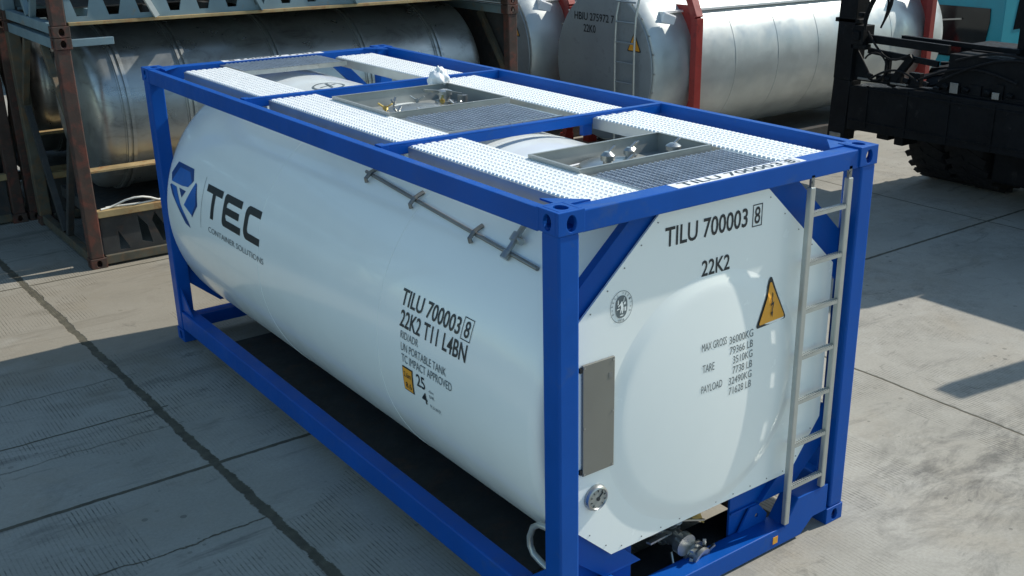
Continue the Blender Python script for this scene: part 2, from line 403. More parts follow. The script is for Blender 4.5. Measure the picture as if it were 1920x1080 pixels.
def near(y): return y
for (x, sx) in ((0, 1), (WD, -1)):
    for (y, sy) in ((0, 1), (LN, -1)):
        p = MB()
        if sx > 0: xs = (0.006, 0.136)
        else: xs = (WD - 0.136, WD - 0.006)
        ys = (0.006, 0.146) if sy > 0 else (LN - 0.146, LN - 0.006)
        p.box(xs[0], xs[1], ys[0], ys[1], 0.118, HT - 0.118)
        post = p.build('corner_post', M['blue'], T, bevel=0.012)
        for z, sz in ((0, 0.118), (HT, -0.118)):
            c = MB(); casting(c, x, y, z, sx * 0.165, sy * 0.178, sz); c.build('corner_casting', M['blue'], post, bevel=0.006)
# long rails
for s in (0, 1):
    def mx(a, b): return (a, b) if s == 0 else (WD - b, WD - a)
    m = MB(); x0, x1 = mx(0.004, 0.064); m.box(x0, x1, 0.176, LN - 0.176, HT - 0.128, HT - 0.006)
    x0, x1 = mx(0.064, 0.115); m.box(x0, x1, 0.176, LN - 0.176, HT - 0.128, HT - 0.118)
    m.build('top_side_rail', M['blue'], T, bevel=0.006)
    m = MB(); x0, x1 = mx(0.004, 0.125); m.box(x0, x1, 0.176, LN - 0.176, 0.135, 0.315); m.build('bottom_side_rail', M['blue'], T, bevel=0.012)
    # small gussets where the bottom rail meets the post
    for (ya, sg) in ((0.146, 1), (LN - 0.146, -1)):
        m = MB(); x0, x1 = mx(0.03, 0.042)
        m.prism([(0, 0), (0.26 * sg, 0), (0, 0.22)], [], (x0, ya, 0.315), (0, 1, 0), (0, 0, 1), x1 - x0); m.build('gusset', M['blue'], T)
# end rails
for e in (0, 1):
    def my(a, b): return (a, b) if e == 0 else (LN - b, LN - a)
    m = MB(); y0, y1 = my(0.012, 0.125); m.box(0.16, WD - 0.16, y0, y1, HT - 0.125, HT - 0.012); m.build('top_end_rail', M['blue'], T, bevel=0.006)
    # corner plates on top, at the walkway ends
    for sx in (0, 1):
        m = MB(); y0, y1 = my(0.125, 0.30); xa, xb = (0.115, 0.30) if sx == 0 else (WD - 0.30, WD - 0.115)
        pts = [(xa, y0), (xb, y0), (xb, y1), (xa, y1)]
        cnr = {(0, 0): [(xa, y0), (xb, y0), (xa, y1)], (1, 0): [(xa, y0), (xb, y0), (xb, y1)], (0, 1): [(xa, y0), (xb, y1), (xa, y1)], (1, 1): [(xb, y0), (xb, y1), (xa, y1)]}[(sx, e)]
        m.prism(cnr, [], (0, 0, HT - 0.014), (1, 0, 0), (0, 1, 0), 0.01); m.build('corner_plate', M['blue'], T)
    # bottom beam, with raised ends over fork clearance
    m = MB(); y0, y1 = my(0.01, 0.16)
    sec = [(0.165, 0.118), (0.165, 0.315), (0.47, 0.315), (0.58, 0.15), (1.86, 0.15), (1.97, 0.315), (2.273, 0.315), (2.273, 0.118), (2.14, 0.118), (2.02, 0.02), (0.42, 0.02), (0.30, 0.118)]
    if e: sec = [(0.165, 0.118), (0.165, 0.235), (2.273, 0.235), (2.273, 0.118)]
    m.prism(sec, [], (0, y1, 0), (1, 0, 0), (0, 0, 1), y1 - y0); m.build('bottom_end_beam', M['blue'], T, bevel=0.006)
    # sole plate behind the beam, carries the valve guard
    if not e:
        m = MB(); y0, y1 = my(0.165, 0.42); m.box(0.5, 1.95, y0, y1, 0.10, 0.118); m.build('sole_plate', M['dark'], T)  # plate coloured near black for the shade in the valve recess
    # diagonal braces behind the end panel
    yb = 0.125 if e == 0 else LN - 0.052
    for sx in (0, 1):
        for top in (1, 0):
            if e and top and sx == 0: continue
            m = MB()
            if top and e: q = [(0.137, 1.95), (0.65, 2.465), (0.50, 2.465), (0.137, 2.10)]
            elif top: q = [(0.137, 1.72), (0.88, 2.465), (0.60, 2.465), (0.137, 2.05)]
            else: q = [(0.137, 0.86), (0.70, 0.317), (0.42, 0.317), (0.137, 0.56)]
            if sx: q = [(WD - a, b) for a, b in q]
            m.prism(q, [], (0, yb + (0.055 if e == 0 else 0.0), 0), (1, 0, 0), (0, 0, 1), 0.055 if e == 0 else 0.04); m.build('diagonal_brace', M['blue'], T, bevel=0.004)
    # saddle plates standing on the bottom beam
    for k_, sp in enumerate(([(0.14, 0.30), (0.44, 0.30), (0.55, 0.12), (0.655, 0.12), (0.655, 0.66), (0.14, 0.66)], [(1.49, 0.12), (1.58, 0.12), (2.06, 0.50), (2.06, 0.66), (1.49, 0.66)])):
        if e: break
        m = MB(); y0, y1 = my(0.165, 0.185)
        m.prism(sp, [], (0, y1, 0), (1, 0, 0), (0, 0, 1), y1 - y0); m.build('saddle_plate', M['blue'], T, bevel=0.003)
        m = MB(); y0, y1 = my(0.150, 0.165); xa, xb = ((0.46, 0.655), (1.49, 1.72))[k_]; m.box(xa, xb, y0, y1, 0.30, 0.312); m.build('weld_ledge', M['blue'], T)

# tank shell
sh_ = MB(); y0, y1 = 0.215, LN - 0.075
prof = [(0.0, RT - 0.07), (0.012, RT - 0.035), (0.04, RT - 0.01), (0.10, RT)]
prof += [(0.10 + (y1 - y0 - 0.2) * k / 14, RT) for k in range(1, 15)]
prof += [(y1 - y0 - 0.04, RT - 0.01), (y1 - y0 - 0.012, RT - 0.035), (y1 - y0, RT - 0.07)]
sh_.lathe((XC, y0, ZC), (0, 1, 0), prof, n=128)
def in_recess(f):
    c = [sh_.v[i] for i in f]; return len(f) > 8 or (max(p[1] for p in c) < y0 + 0.55 and all(p[2] < ZC and abs(p[0] - XC) < 0.58 for p in c))
sh_.f = [f for f in sh_.f if not in_recess(f)]
shell = sh_.build('tank_shell', M['white'], T, smooth=40)
# dished far head
hd = MB(); hd.lathe((XC, y1, ZC), (0, 1, 0), [(0, RT - 0.07), (0.004, RT - 0.12), (0.01, RT - 0.35), (0.016, RT - 0.7), (0.02, 0.0)], n=64); hd.build('tank_head', M['whitepanel'], T, smooth=50)
# cladding joint bands
for yy in (1.97, 3.88):
    bd = MB(); bd.lathe((XC, yy - 0.02, ZC), (0, 1, 0), [(0, RT), (0.0, RT + 0.0022), (0.04, RT + 0.0022), (0.04, RT)], n=128)
    bd.build('cladding_band', M['white'], shell, smooth=40)

# near end panel with domed head
DX, DZ, DR, DH = 1.165, 1.255, 0.775, 0.075
YP = 0.100
def dome_y(x, z):
    r = math.hypot(x - DX, z - DZ)
    if r >= DR: return YP
    cap = math.sqrt(max(0, 2.6 ** 2 - r * r)) - math.sqrt(2.6 ** 2 - DR ** 2)
    t = min(1, (DR - r) / 0.09); t = t * t * (3 - 2 * t)
    return YP - (cap * 0.30 + 0.014) * t
panel = MB()
octo = [(0.205, 0.70), (0.205, 1.955), (0.775, 2.462), (1.56, 2.462), (2.228, 1.86), (2.228, 0.80), (1.975, 0.475), (0.445, 0.475)]
n = 72; ring = [(DX + DR * math.cos(2 * PI * i / n), DZ + DR * math.sin(2 * PI * i / n)) for i in range(n)]
panel.prism(octo, [ring], (0, YP + 0.012, 0), (1, 0, 0), (0, 0, 1), 0.012)
endp = panel.build('end_panel', M['whitepanel'], T)
dm = MB(); rs = [DR - DR * k / 22 for k in range(22)]
vs = [(DX + r * math.cos(2 * PI * i / n), dome_y(DX + r * math.cos(2 * PI * i / n), DZ + r * math.sin(2 * PI * i / n)), DZ + r * math.sin(2 * PI * i / n)) for r in rs for i in range(n)]
vs.append((DX, dome_y(DX, DZ), DZ)); fs = []
for k in range(21):
    for i in range(n): fs.append((k * n + i, k * n + (i + 1) % n, (k + 1) * n + (i + 1) % n, (k + 1) * n + i))
for i in range(n): fs.append((21 * n + i, 21 * n + (i + 1) % n, 22 * n))
dm.add(vs, fs); dm.build('domed_head', M['whitepanel'], endp, smooth=60)
# rivets along the panel edge
rmesh = None
for i in (1, 3, 5, 6, 7):
    a = Vector(octo[i]); b = Vector(octo[(i + 1) % len(octo)]); L = (b - a).length; k = max(2, int(L / 0.15))
    nrm = Vector((-(b - a).y, (b - a).x)).normalized()
    if (Vector((DX, DZ)) - a).dot(nrm) < 0: nrm = -nrm
    for j in range(k):
        p = a + (b - a) * ((j + 0.5) / k) + nrm * 0.028
        if rmesh is None:
            rv = MB(); rv.cyl((0, -0.003, 0), (0, 0.001, 0), 0.0042, n=8); ro = rv.build('rivet', M['steel_dark'], endp); rmesh = ro.data
        else: ro = bpy.data.objects.new('rivet', rmesh); COL.objects.link(ro); ro.parent = endp
        ro.location = (p.x, YP, p.y)

def on_end(off=0.002): return lambda x, z: (x, dome_y(x, z) - off, z)
def on_side(off=0.003):
    def f(y, z):
        th = math.asin(max(-1, min(1, (z - ZC) / (RT + off))))
        return (XC - (RT + off) * math.cos(th), -y, z)
    return f
# end lettering
fe = on_end()
letters([text2d('TILU 700003', 0.79, 1.425, 2.240, 2.352, 0.014), text2d('8', 1.482, 1.528, 2.243, 2.345, 0.01), frame2d(1.465, 1.545, 2.228, 2.360, 0.006)], fe, 'lettering', M['black'], endp)
letters([text2d('22K2', 1.075, 1.297, 2.015, 2.108, 0.014)], fe, 'lettering', M['black'], endp)
rows = [('36000KG', 1.590, 1.285), ('79366 LB', 1.524, 1.290), ('3510KG', 1.460, 1.320), ('7738 LB', 1.395, 1.320), ('32490KG', 1.330, 1.290), ('71628 LB', 1.266, 1.295)]
it = [text2d(t, x, 1.49, z - 0.023, z + 0.025) for t, z, x in rows]
it += [text2d('MAX GROSS', 1.062, 1.262, 1.578, 1.626), text2d('TARE', 1.070, 1.165, 1.446, 1.494), text2d('PAYLOAD', 1.066, 1.235, 1.318, 1.366)]
letters(it, fe, 'lettering', M['grey_letter'], endp, cut=0.05)
# warning triangle
def rounded_tri(cx, z0, w, h, r):
    c = [(cx - w / 2 + r * 1.2, z0 + r), (cx + w / 2 - r * 1.2, z0 + r), (cx, z0 + h - r * 1.6)]; pts = []
    for k, (x, z) in enumerate(c):
        a0 = (210, -90, 30)[k] - 0
        st = (150, 270, 30)[k]
        for j in range(6):
            an = R_((150, 270, 30)[k] + 120 * j / 5); pts.append((x + r * math.cos(an), z + r * math.sin(an)))
    return pts
def bolt2d(cx, zc, s):
    p = [(0.06, 0.5), (-0.13, -0.02), (0.0, 0.03), (-0.06, -0.30), (-0.12, -0.27), (-0.02, -0.52), (0.03, -0.24), (-0.02, -0.28), (0.10, 0.14), (-0.03, 0.10), (0.10, 0.47)]
    return tri_poly([(cx + a * s, zc + b * s) for a, b in p])
def warning(parent, cx, z0, w, h, mapf, mapf2, mapf3):
    a = letters([tri_poly(rounded_tri(cx, z0, w, h, 0.014))], mapf, 'warning_label', M['black'], parent, cut=0.04)
    letters([tri_poly(rounded_tri(cx, z0 + h * 0.055, w * 0.84, h * 0.83, 0.010))], mapf2, 'label_face', M['orange'], a, cut=0.04)
    letters([bolt2d(cx, z0 + h * 0.40, h * 0.50)], mapf3, 'lightning_mark', M['black'], a, cut=0.04)
warning(T, 1.655, 1.603, 0.285, 0.295, on_end(0.003), on_end(0.006), on_end(0.009))
# classification seal
sx_, sz_ = 0.490, 1.978
it = []
def ringpoly(r0, r1, q=1.0, k=40): return tri_poly(oval(sx_, sz_, r1 * q, r1, k), [oval(sx_, sz_, r0 * q, r0, k)])
it.append(ringpoly(0.079, 0.082))
it.append(tri_poly(oval(sx_, sz_, 0.044, 0.058, 24, 0.8)))
it = []
EX = 0.86
def ringpoly(r0, r1, q=1.0, k=40): return tri_poly(oval(sx_, sz_, r1 * q * EX, r1, k), [oval(sx_, sz_, r0 * q * EX, r0, k)])
it.append(ringpoly(0.087, 0.090))
it.append(tri_poly(oval(sx_, sz_, 0.041, 0.063, 24, 0.8)))
def arc_text(body, r, a0, a1, h):
    res = []
    for i, ch in enumerate(body):
        if ch == ' ': continue
        an = R_(a0 + (a1 - a0) * i / (len(body) - 1)); v, f = text2d(ch, -h * 0.32, h * 0.32, 0, h)
        ca, sa = math.cos(an - PI / 2), math.sin(an - PI / 2)
        res.append(([(sx_ + (math.cos(an) * r + x * ca - z * sa) * EX, sz_ + math.sin(an) * r + x * sa + z * ca) for x, z in v], f))
    return res
it += arc_text('BUREAU VERITAS', 0.068, 205, -25, 0.014)
v, f = text2d('1828', sx_ - 0.020, sx_ + 0.020, sz_ - 0.083, sz_ - 0.069); it.append((v, f))
seal = letters(it, on_end(0.003), 'seal', M['grey_letter'], T)
it = [tri_poly([(sx_ + a * 0.01, sz_ + b * 0.01) for a, b in q]) for q in (
    [(-0.5, 3.0), (0.4, 3.2), (0.6, 2.2), (1.0, 0.5), (0.7, -3.6), (0.0, -3.6), (-0.1, -1.5), (-0.9, -3.4), (-1.3, -3.2), (-0.6, -0.5), (-0.8, 1.2), (-2.4, 0.2), (-2.6, 0.7), (-0.9, 2.2)],
    [(-2.9, 1.6), (-2.2, 1.6), (-2.2, 4.2), (-2.9, 4.2)], [(-3.4, -1.3), (-1.5, -1.0), (-1.5, -0.4), (-3.4, -0.7)],
    [(1.2, 1.0), (2.6, 1.2), (2.7, 2.6), (1.6, 2.4)], [(1.2, -2.4), (1.7, -2.4), (1.7, -0.2), (1.2, -0.2)], [(2.1, -2.8), (3.0, -2.4), (3.0, -0.2), (2.1, -0.4)],
    [(0.9, 2.8), (1.5, 5.0), (1.9, 5.2), (1.4, 2.6)], [(-1.4, -4.6), (0, -4.2), (1.4, -4.6), (0.8, -5.0), (-0.8, -5.0)])]
letters(it, on_end(0.006), 'seal_figure', M['whitepanel'], seal)
# grey cover plate
m = MB(); m.box(0.222, 0.440, YP - 0.016, YP - 0.001, 1.062, 1.715); cov = m.build('document_holder', M['greyplate'], T, bevel=0.003)
m = MB(); m.box(0.398, 0.422, YP - 0.018, YP - 0.016, 1.60, 1.632); m.build('latch', M['steel_dark'], cov)
for x, z in ((0.232, 1.70), (0.428, 1.70), (0.428, 1.40), (0.232, 1.35), (0.232, 1.075), (0.428, 1.075)):
    m = MB(); m.cyl((x, YP - 0.020, z), (x, YP - 0.016, z), 0.005, n=8); m.build('screw', M['steel'], cov)
for z in (1.69, 1.09):
    m = MB(); m.box(0.205, 0.222, YP - 0.014, YP - 0.001, z - 0.014, z + 0.014); m.build('hinge', M['dark'], cov)
# thermometer
m = MB(); m.lathe((0.322, YP - 0.001, 0.897), (0, -1, 0), [(0, 0.078), (0.012, 0.078), (0.026, 0.070), (0.030, 0.062), (0.024, 0.058)], n=36)
th = m.build('thermometer', M['steel'], T, smooth=30)
m = MB(); m.lathe((0.322, YP - 0.020, 0.897), (0, -1, 0), [(0, 0.058), (0.006, 0.058), (0.007, 0.0)], n=36); m.build('dial', M['boxsteel'], th)
m = MB(); m.bar((0.322, YP - 0.030, 0.897), (0.355, YP - 0.030, 0.930), 0.006, 0.003, (0, 1, 0)); m.cyl((0.322, YP - 0.026, 0.897), (0.322, YP - 0.032, 0.897), 0.012, n=12)
for k in range(9):
    an = R_(-50 + 35 * k); m.bar((0.322 + 0.042 * math.cos(an), YP - 0.0285, 0.897 + 0.042 * math.sin(an)), (0.322 + 0.054 * math.cos(an), YP - 0.0285, 0.897 + 0.054 * math.sin(an)), 0.004, 0.003, (0, 1, 0))
m.build('needle', M['black'], th)

# side lettering (u = -y along the tank)
fs_ = on_side()
letters([text2d('TILU 700003', -1.700, -1.035, 1.622, 1.722, 0.014), text2d('8', -0.990, -0.938, 1.628, 1.722, 0.01), frame2d(-1.015, -0.915, 1.612, 1.738, 0.005)], fs_, 'lettering', M['black'], shell, cut=0.02)
letters([text2d('22K2 T11 L4BN', -1.672, -0.925, 1.494, 1.598, 0.014)], fs_, 'lettering', M['black'], shell, cut=0.02)
letters([text2d('RID/ADR', -1.650, -1.440, 1.423, 1.470), text2d('UN PORTABLE TANK', -1.640, -1.115, 1.345, 1.397), text2d('TC IMPACT APPROVED', -1.632, -1.050, 1.270, 1.325)], fs_, 'lettering', M['grey_letter'], shell, cut=0.02)
letters([text2d('25', -1.465, -1.365, 1.160, 1.245, 0.01), text2d('4', -1.425, -1.362, 1.058, 1.140, 0.01)], fs_, 'lettering', M['black'], shell, cut=0.02)
letters([text2d('cbm', -1.325, -1.27, 1.165, 1.185), text2d('BAR', -1.325, -1.27, 1.125, 1.148), text2d('M.A.W.P.', -1.335, -1.21, 1.050, 1.078)], fs_, 'lettering', M['grey_letter'], shell, cut=0.02)
hp = letters([poly2d((-1.640, 1.072), (-1.520, 1.072), (-1.505, 1.245), (-1.630, 1.245))], on_side(0.003), 'height_plate', M['black'], T, cut=0.02)
letters([poly2d((-1.632, 1.080), (-1.528, 1.080), (-1.514, 1.237), (-1.622, 1.237))], on_side(0.005), 'plate_face', M['orange'], hp, cut=0.02)
letters([text2d('2.6m', -1.612, -1.528, 1.175, 1.212), text2d('8.6', -1.606, -1.536, 1.098, 1.138)], on_side(0.007), 'plate_text', M['black'], hp, cut=0.02)
# company sign on the tank
def c_logo(pts): return tri_poly([(-a, b) for a, b in pts])
def arcpts(cx, cz, r, a0, a1, k=6): return [(cx + r * math.cos(R_(a0 + (a1 - a0) * i / k)), cz + r * math.sin(R_(a0 + (a1 - a0) * i / k))) for i in range(k + 1)]
zt, zb, tk = 1.727, 1.466, 0.058
Tl = [(-4.98, zt), (-4.64, zt), (-4.64, zt - tk), (-4.778, zt - tk), (-4.778, zb), (-4.842, zb), (-4.842, zt - tk), (-4.98, zt - tk)]
zm = (zt + zb) / 2
El = [(-4.235, zt), (-4.235, zt - tk), (-4.50, zt - tk)] + [(-4.525, zt - tk - 0.02), (-4.525, zm + 0.028), (-4.262, zm + 0.028), (-4.262, zm - 0.028), (-4.525, zm - 0.028), (-4.525, zb + tk + 0.02), (-4.50, zb + tk)] + [(-4.205, zb + tk), (-4.205, zb)] + [(-4.55, zb)] + arcpts(-4.545, zb + 0.045, 0.045, 250, 180, 4) + arcpts(-4.545, zt - 0.045, 0.045, 180, 100, 4)
Cl = [(-3.862, zt), (-3.862, zt - tk), (-4.05, zt - tk)] + arcpts(-4.05, zt - tk - 0.03, 0.03, 95, 175, 4) + arcpts(-4.05, zb + tk + 0.03, 0.03, 185, 265, 4) + [(-3.832, zb + tk), (-3.832, zb), (-4.07, zb)] + arcpts(-4.075, zb + 0.075, 0.075, 265, 185, 5) + arcpts(-4.075, zt - 0.075, 0.075, 175, 95, 5)
letters([tri_poly(Tl), tri_poly(El), tri_poly(Cl)], fs_, 'lettering', M['black'], shell, cut=0.02)
letters([text2d('CONTAINER SOLUTIONS', -4.878, -3.742, 1.345, 1.392)], fs_, 'lettering', M['grey_letter'], shell, cut=0.02)
letters([poly2d((-5.055, 1.34), (-5.050, 1.34), (-5.050, 1.77), (-5.055, 1.77))], fs_, 'lettering', M['grey_letter'], shell, cut=0.02)
lg = letters([c_logo([(5.735, 1.778), (5.36, 1.778), (5.30, 1.69), (5.33, 1.665), (5.42, 1.742), (5.66, 1.742), (5.80, 1.60), (5.83, 1.668)]),
              c_logo([(5.83, 1.562), (5.795, 1.575), (5.64, 1.43), (5.37, 1.325), (5.318, 1.274), (5.43, 1.288), (5.755, 1.49)]),
              c_logo([(5.60, 1.575), (5.44, 1.575), (5.525, 1.503)]),
              c_logo([(5.245, 1.685), (5.215, 1.672), (5.145, 1.505), (5.26, 1.382), (5.275, 1.40), (5.19, 1.505)])], fs_, 'logo', M['logo_dark'], T, cut=0.02)
letters([c_logo([(5.66, 1.742), (5.42, 1.742), (5.33, 1.665), (5.40, 1.618), (5.55, 1.602), (5.80, 1.60)]),
         c_logo([(5.795, 1.575), (5.67, 1.570), (5.54, 1.43), (5.37, 1.325), (5.64, 1.43)]),
         c_logo([(5.245, 1.685), (5.46, 1.452), (5.275, 1.40), (5.19, 1.505), (5.215, 1.672)])], fs_, 'logo_face', M['logo_mid'], lg, cut=0.02)

# drain pipe on the tank side
def cylp(y, z, off):
    th = math.asin((z - ZC) / (RT + off)); return (XC - (RT + off) * math.cos(th), y, z)
m = MB(); m.tube([cylp(2.75 - 2.15 * k / 12, 2.205 - 0.115 * k / 12, 0.014) for k in range(13)], 0.013); pipe = m.build('drain_pipe', M['steel_dark'], T, smooth=40)
for yy in (2.66, 2.005, 1.255):
    z = 2.205 - 0.115 * (2.75 - yy) / 2.15
    m = MB(); m.tube([cylp(yy, z - 0.045, 0.010), cylp(yy, z - 0.018, 0.034), cylp(yy, z + 0.018, 0.034), cylp(yy, z + 0.045, 0.010)], 0.014, n=6); m.build('pipe_clamp', M['steel_dark'], pipe)
m = MB(); z = 2.098
m.tube([cylp(0.885, z, 0.03), cylp(0.885, z + 0.05, 0.032), cylp(0.90, z + 0.13, 0.034), cylp(0.91, z + 0.20, 0.03)], 0.017)
m.cyl(cylp(0.885, z - 0.015, 0.03), cylp(0.885, z + 0.02, 0.03), 0.026); m.cyl(cylp(0.895, z + 0.07, 0.033), cylp(0.90, z + 0.105, 0.034), 0.028)
a_ = cylp(0.90, z + 0.09, 0.035); m.cyl(a_, (a_[0] - 0.01, a_[1] - 0.075, a_[2] - 0.01), 0.010); m.cyl((a_[0] - 0.008, a_[1] - 0.06, a_[2] - 0.008), (a_[0] - 0.012, a_[1] - 0.078, a_[2] - 0.012), 0.02)
m.build('drain_valve', M['steel'], pipe, smooth=40)

# ladder on the near end
lad = thing('ladder', '', ''); 
for k in ('label', 'category'): del lad[k]
lad.parent = T
for (x, z0, z1, y) in ((1.865, 0.16, 2.415, 0.02), (2.205, 0.32, 2.42, 0.02)):
    m = MB(); m.box(x - 0.021, x + 0.021, y - 0.018, y + 0.018, z0, z1); m.build('stile', M['ladder'], lad, bevel=0.006)
    m = MB(); m.box(x - 0.014, x + 0.014, y - 0.008, y + 0.008, z1 - 0.05, z1 + 0.07); m.cyl((x, y - 0.012, z1 + 0.03), (x, y + 0.012, z1 + 0.03), 0.010, n=8); m.build('bracket', M['steel_dark'], lad)
    m = MB(); m.box(x - 0.014, x + 0.014, y - 0.012, y + 0.012, (0.14 if z0 < 0.2 else 0.31), z0 + 0.02); m.build('foot', M['blue'], lad)
for k in range(7):
    z = 0.425 + 0.304 * k; m = MB()
    m.box(1.886, 2.184, 0.004, 0.036, z - 0.014, z + 0.006)
    for j in range(15): m.box(1.89 + 0.0197 * j, 1.90 + 0.0197 * j, 0.004, 0.036, z + 0.006, z + 0.013)
    m.build('rung', M['ladder'], lad)

# roof walkways
def walkway(x0, x1, y0, y1):
    m = MB(); k = 8; w = (x1 - x0) / k
    zt = HT - 0.030
    for i in range(k):
        a = x0 + w * i
        m.box(a + 0.003, a + w - 0.003, y0, y1, zt - 0.022, zt - 0.002)
        n_ = int((y1 - y0) / 0.036); st = (y1 - y0) / n_
        for j in range(n_):
            cy = y0 + st * (j + 0.5) + (st * 0.25 if i % 2 else -st * 0.25) * 0.6
            cx = a + w / 2; b, c = w * 0.40, 0.0145; b2, c2 = b * 0.78, c * 0.74
            vs = [(cx + p * b, cy + q * c, zt - 0.002) for p, q in ((-1, -1), (1, -1), (1, 1), (-1, 1))] + [(cx + p * b2, cy + q * c2, zt + 0.006) for p, q in ((-1, -1), (1, -1), (1, 1), (-1, 1))]
            m.add(vs, [(4, 5, 6, 7), (0, 1, 5, 4), (1, 2, 6, 5), (2, 3, 7, 6), (3, 0, 4, 7)])
    wk = m.build('walkway', M['alu'], T, fix=False)
    e = MB(); e.box(x0 - 0.008, x0 + 0.002, y0, y1, zt - 0.075, zt - 0.004); e.box(x1 - 0.002, x1 + 0.008, y0, y1, zt - 0.075, zt - 0.004); e.build('edge_angle', M['ladder'], wk)
for xa, xb in ((0.27, 0.655), (1.735, 2.125)):
    for ya, yb_ in ((0.128, 1.845), (1.905, 3.915), (3.975, 5.72)): walkway(xa, xb, ya, yb_)
# cross bars
for yy in (1.875, 3.945):
    m = MB(); m.box(0.118, WD - 0.066, yy - 0.024, yy + 0.024, HT - 0.016, HT - 0.004); m.box(0.118, WD - 0.066, yy - 0.024, yy - 0.014, HT - 0.075, HT - 0.016)
    m.box(0.066, 0.118, yy - 0.05, yy + 0.03, HT - 0.085, HT + 0.002)
    m.box(1.65, 1.73, yy - 0.02, yy + 0.02, HT - 0.15, HT - 0.017)
    m.build('cross_bar', M['blue'], T, bevel=0.003)
# grating steps
def grating(x0, x1, y0, y1, mat):
    m = MB(); zt = HT - 0.028
    k = int((x1 - x0) / 0.040)
    for i in range(k + 1):
        x = x0 + (x1 - x0) * i / k; m.box(x - 0.005, x + 0.005, y0, y1, zt - 0.028, zt)
    q = int((y1 - y0) / 0.034)
    for j in range(q + 1):
        y = y0 + (y1 - y0) * j / q
        m.box(x0, x1, y - 0.004, y + 0.004, zt - 0.020, zt + 0.004)
        for i in range(k): 
            x = x0 + (x1 - x0) * (i + 0.5) / k; m.box(x - 0.009, x + 0.009, y - 0.004, y + 0.004, zt + 0.004, zt + 0.010)
    gr = m.build('grating', mat, T, fix=False)
    f = MB(); f.box(x0 - 0.04, x0 - 0.005, y0 - 0.01, y1 + 0.01, zt - 0.035, zt - 0.002); f.box(x1 + 0.005, x1 + 0.04, y0 - 0.01, y1 + 0.01, zt - 0.035, zt - 0.002)
    f.box(x0 - 0.04, x1 + 0.04, y0 - 0.04, y0 - 0.010, zt - 0.035, zt + 0.004); f.box(x0 - 0.04, x1 + 0.04, y1 + 0.010, y1 + 0.03, zt - 0.035, zt - 0.002); f.build('grating_frame', M['steel'], gr)
grating(0.70, 1.68, 0.155, 0.555, M['grate']); grating(0.70, 1.56, 2.05, 2.62, M['grate']); grating(0.70, 1.62, 5.40, 5.88, M['grate'])
# spill boxes
def spill_box(x0, x1, y0, y1, lid, c):
    z0, z1, t = ZC + RT - 0.12, HT - 0.004, 0.006
    m = MB(); m.box(x0, x0 + t, y0, y1, z0, z1); m.box(x1 - t, x1, y0, y1, z0, z1); m.box(x0 + t, x1 - t, y0, y0 + t, z0, z1); m.box(x0 + t, x1 - t, y1 - t, y1, z0, z1)
    w = 0.016
    m.box(x0 - 0.001, x0 + w, y0 - 0.001, y1 + 0.001, z1, z1 + 0.004); m.box(x1 - w, x1 + 0.001, y0 - 0.001, y1 + 0.001, z1, z1 + 0.004); m.box(x0 + w, x1 - w, y0 - 0.001, y0 + w, z1, z1 + 0.004); m.box(x0 + w, x1 - w, y1 - w, y1 + 0.001, z1, z1 + 0.004)
    b = m.build('spill_box', M['boxsteel'], T)
    m = MB(); m.box(x0 + t, x1 - t, y0 + t, y1 - t, z1 - 0.128, z1 - 0.116); m.build('box_floor', M['boxsteel'], b)
    zf = z1 - 0.116; cx, cy, r = c
    m = MB(); m.lathe((cx, cy, zf), (0, 0, 1), [(0, r + 0.03), (0.035, r + 0.03), (0.04, r + 0.012), (0.04, r), (0.052, r * 0.85), (0.062, r * 0.5), (0.066, 0.0)], n=40); l = m.build('manhole_lid', M['steel'], b, smooth=35)
    for k in range(lid):
        an = R_(20) + 2 * PI * k / lid; px, py = cx + (r + 0.02) * math.cos(an), cy + (r + 0.02) * math.sin(an)
        q = MB(); q.cyl((px, py, zf + 0.01), (px, py, zf + 0.075), 0.010, n=8); q.cyl((px, py, zf + 0.05), (px, py, zf + 0.075), 0.020, n=6)
        ta = an + 0.6 + 0.7 * k; dx, dy = math.cos(ta), math.sin(ta)
        q.bar((px + dx * 0.01, py + dy * 0.01, zf + 0.066), (px + dx * 0.055, py + dy * 0.055, zf + 0.094), 0.016, 0.010); q.bar((px - dx * 0.01, py - dy * 0.01, zf + 0.066), (px - dx * 0.055, py - dy * 0.055, zf + 0.094), 0.016, 0.010)
        q.build('wing_nut', M['steel'] if k % 3 else M['brass'], b, smooth=40)
    return b, zf
b1, zf = spill_box(0.632, 1.655, 2.735, 3.60, 8, (1.10, 3.10, 0.24))
m = MB(); m.lathe((1.47, 3.36, zf), (0, 0, 1), [(0, 0.075), (0.03, 0.075), (0.03, 0.045), (0.075, 0.045), (0.075, 0.06), (0.105, 0.06), (0.115, 0.03), (0.115, 0)], n=20); m.bar((1.44, 3.36, zf + 0.10), (1.30, 3.38, zf + 0.12), 0.03, 0.02); m.build('relief_valve', M['steel'], b1, smooth=35)
m = MB(); m.cyl((1.52, 3.18, zf), (1.52, 3.18, zf + 0.09), 0.04); m.cyl((1.52, 3.18, zf + 0.02), (1.52, 3.18, zf + 0.035), 0.07); m.bar((1.52, 3.18, zf + 0.10), (1.40, 3.22, zf + 0.13), 0.025, 0.012); m.build('air_valve', M['steel_dark'], b1, smooth=35)
b2, zf2 = spill_box(0.632, 1.655, 0.625, 1.105, 0, (1.10, 0.86, 0.19))
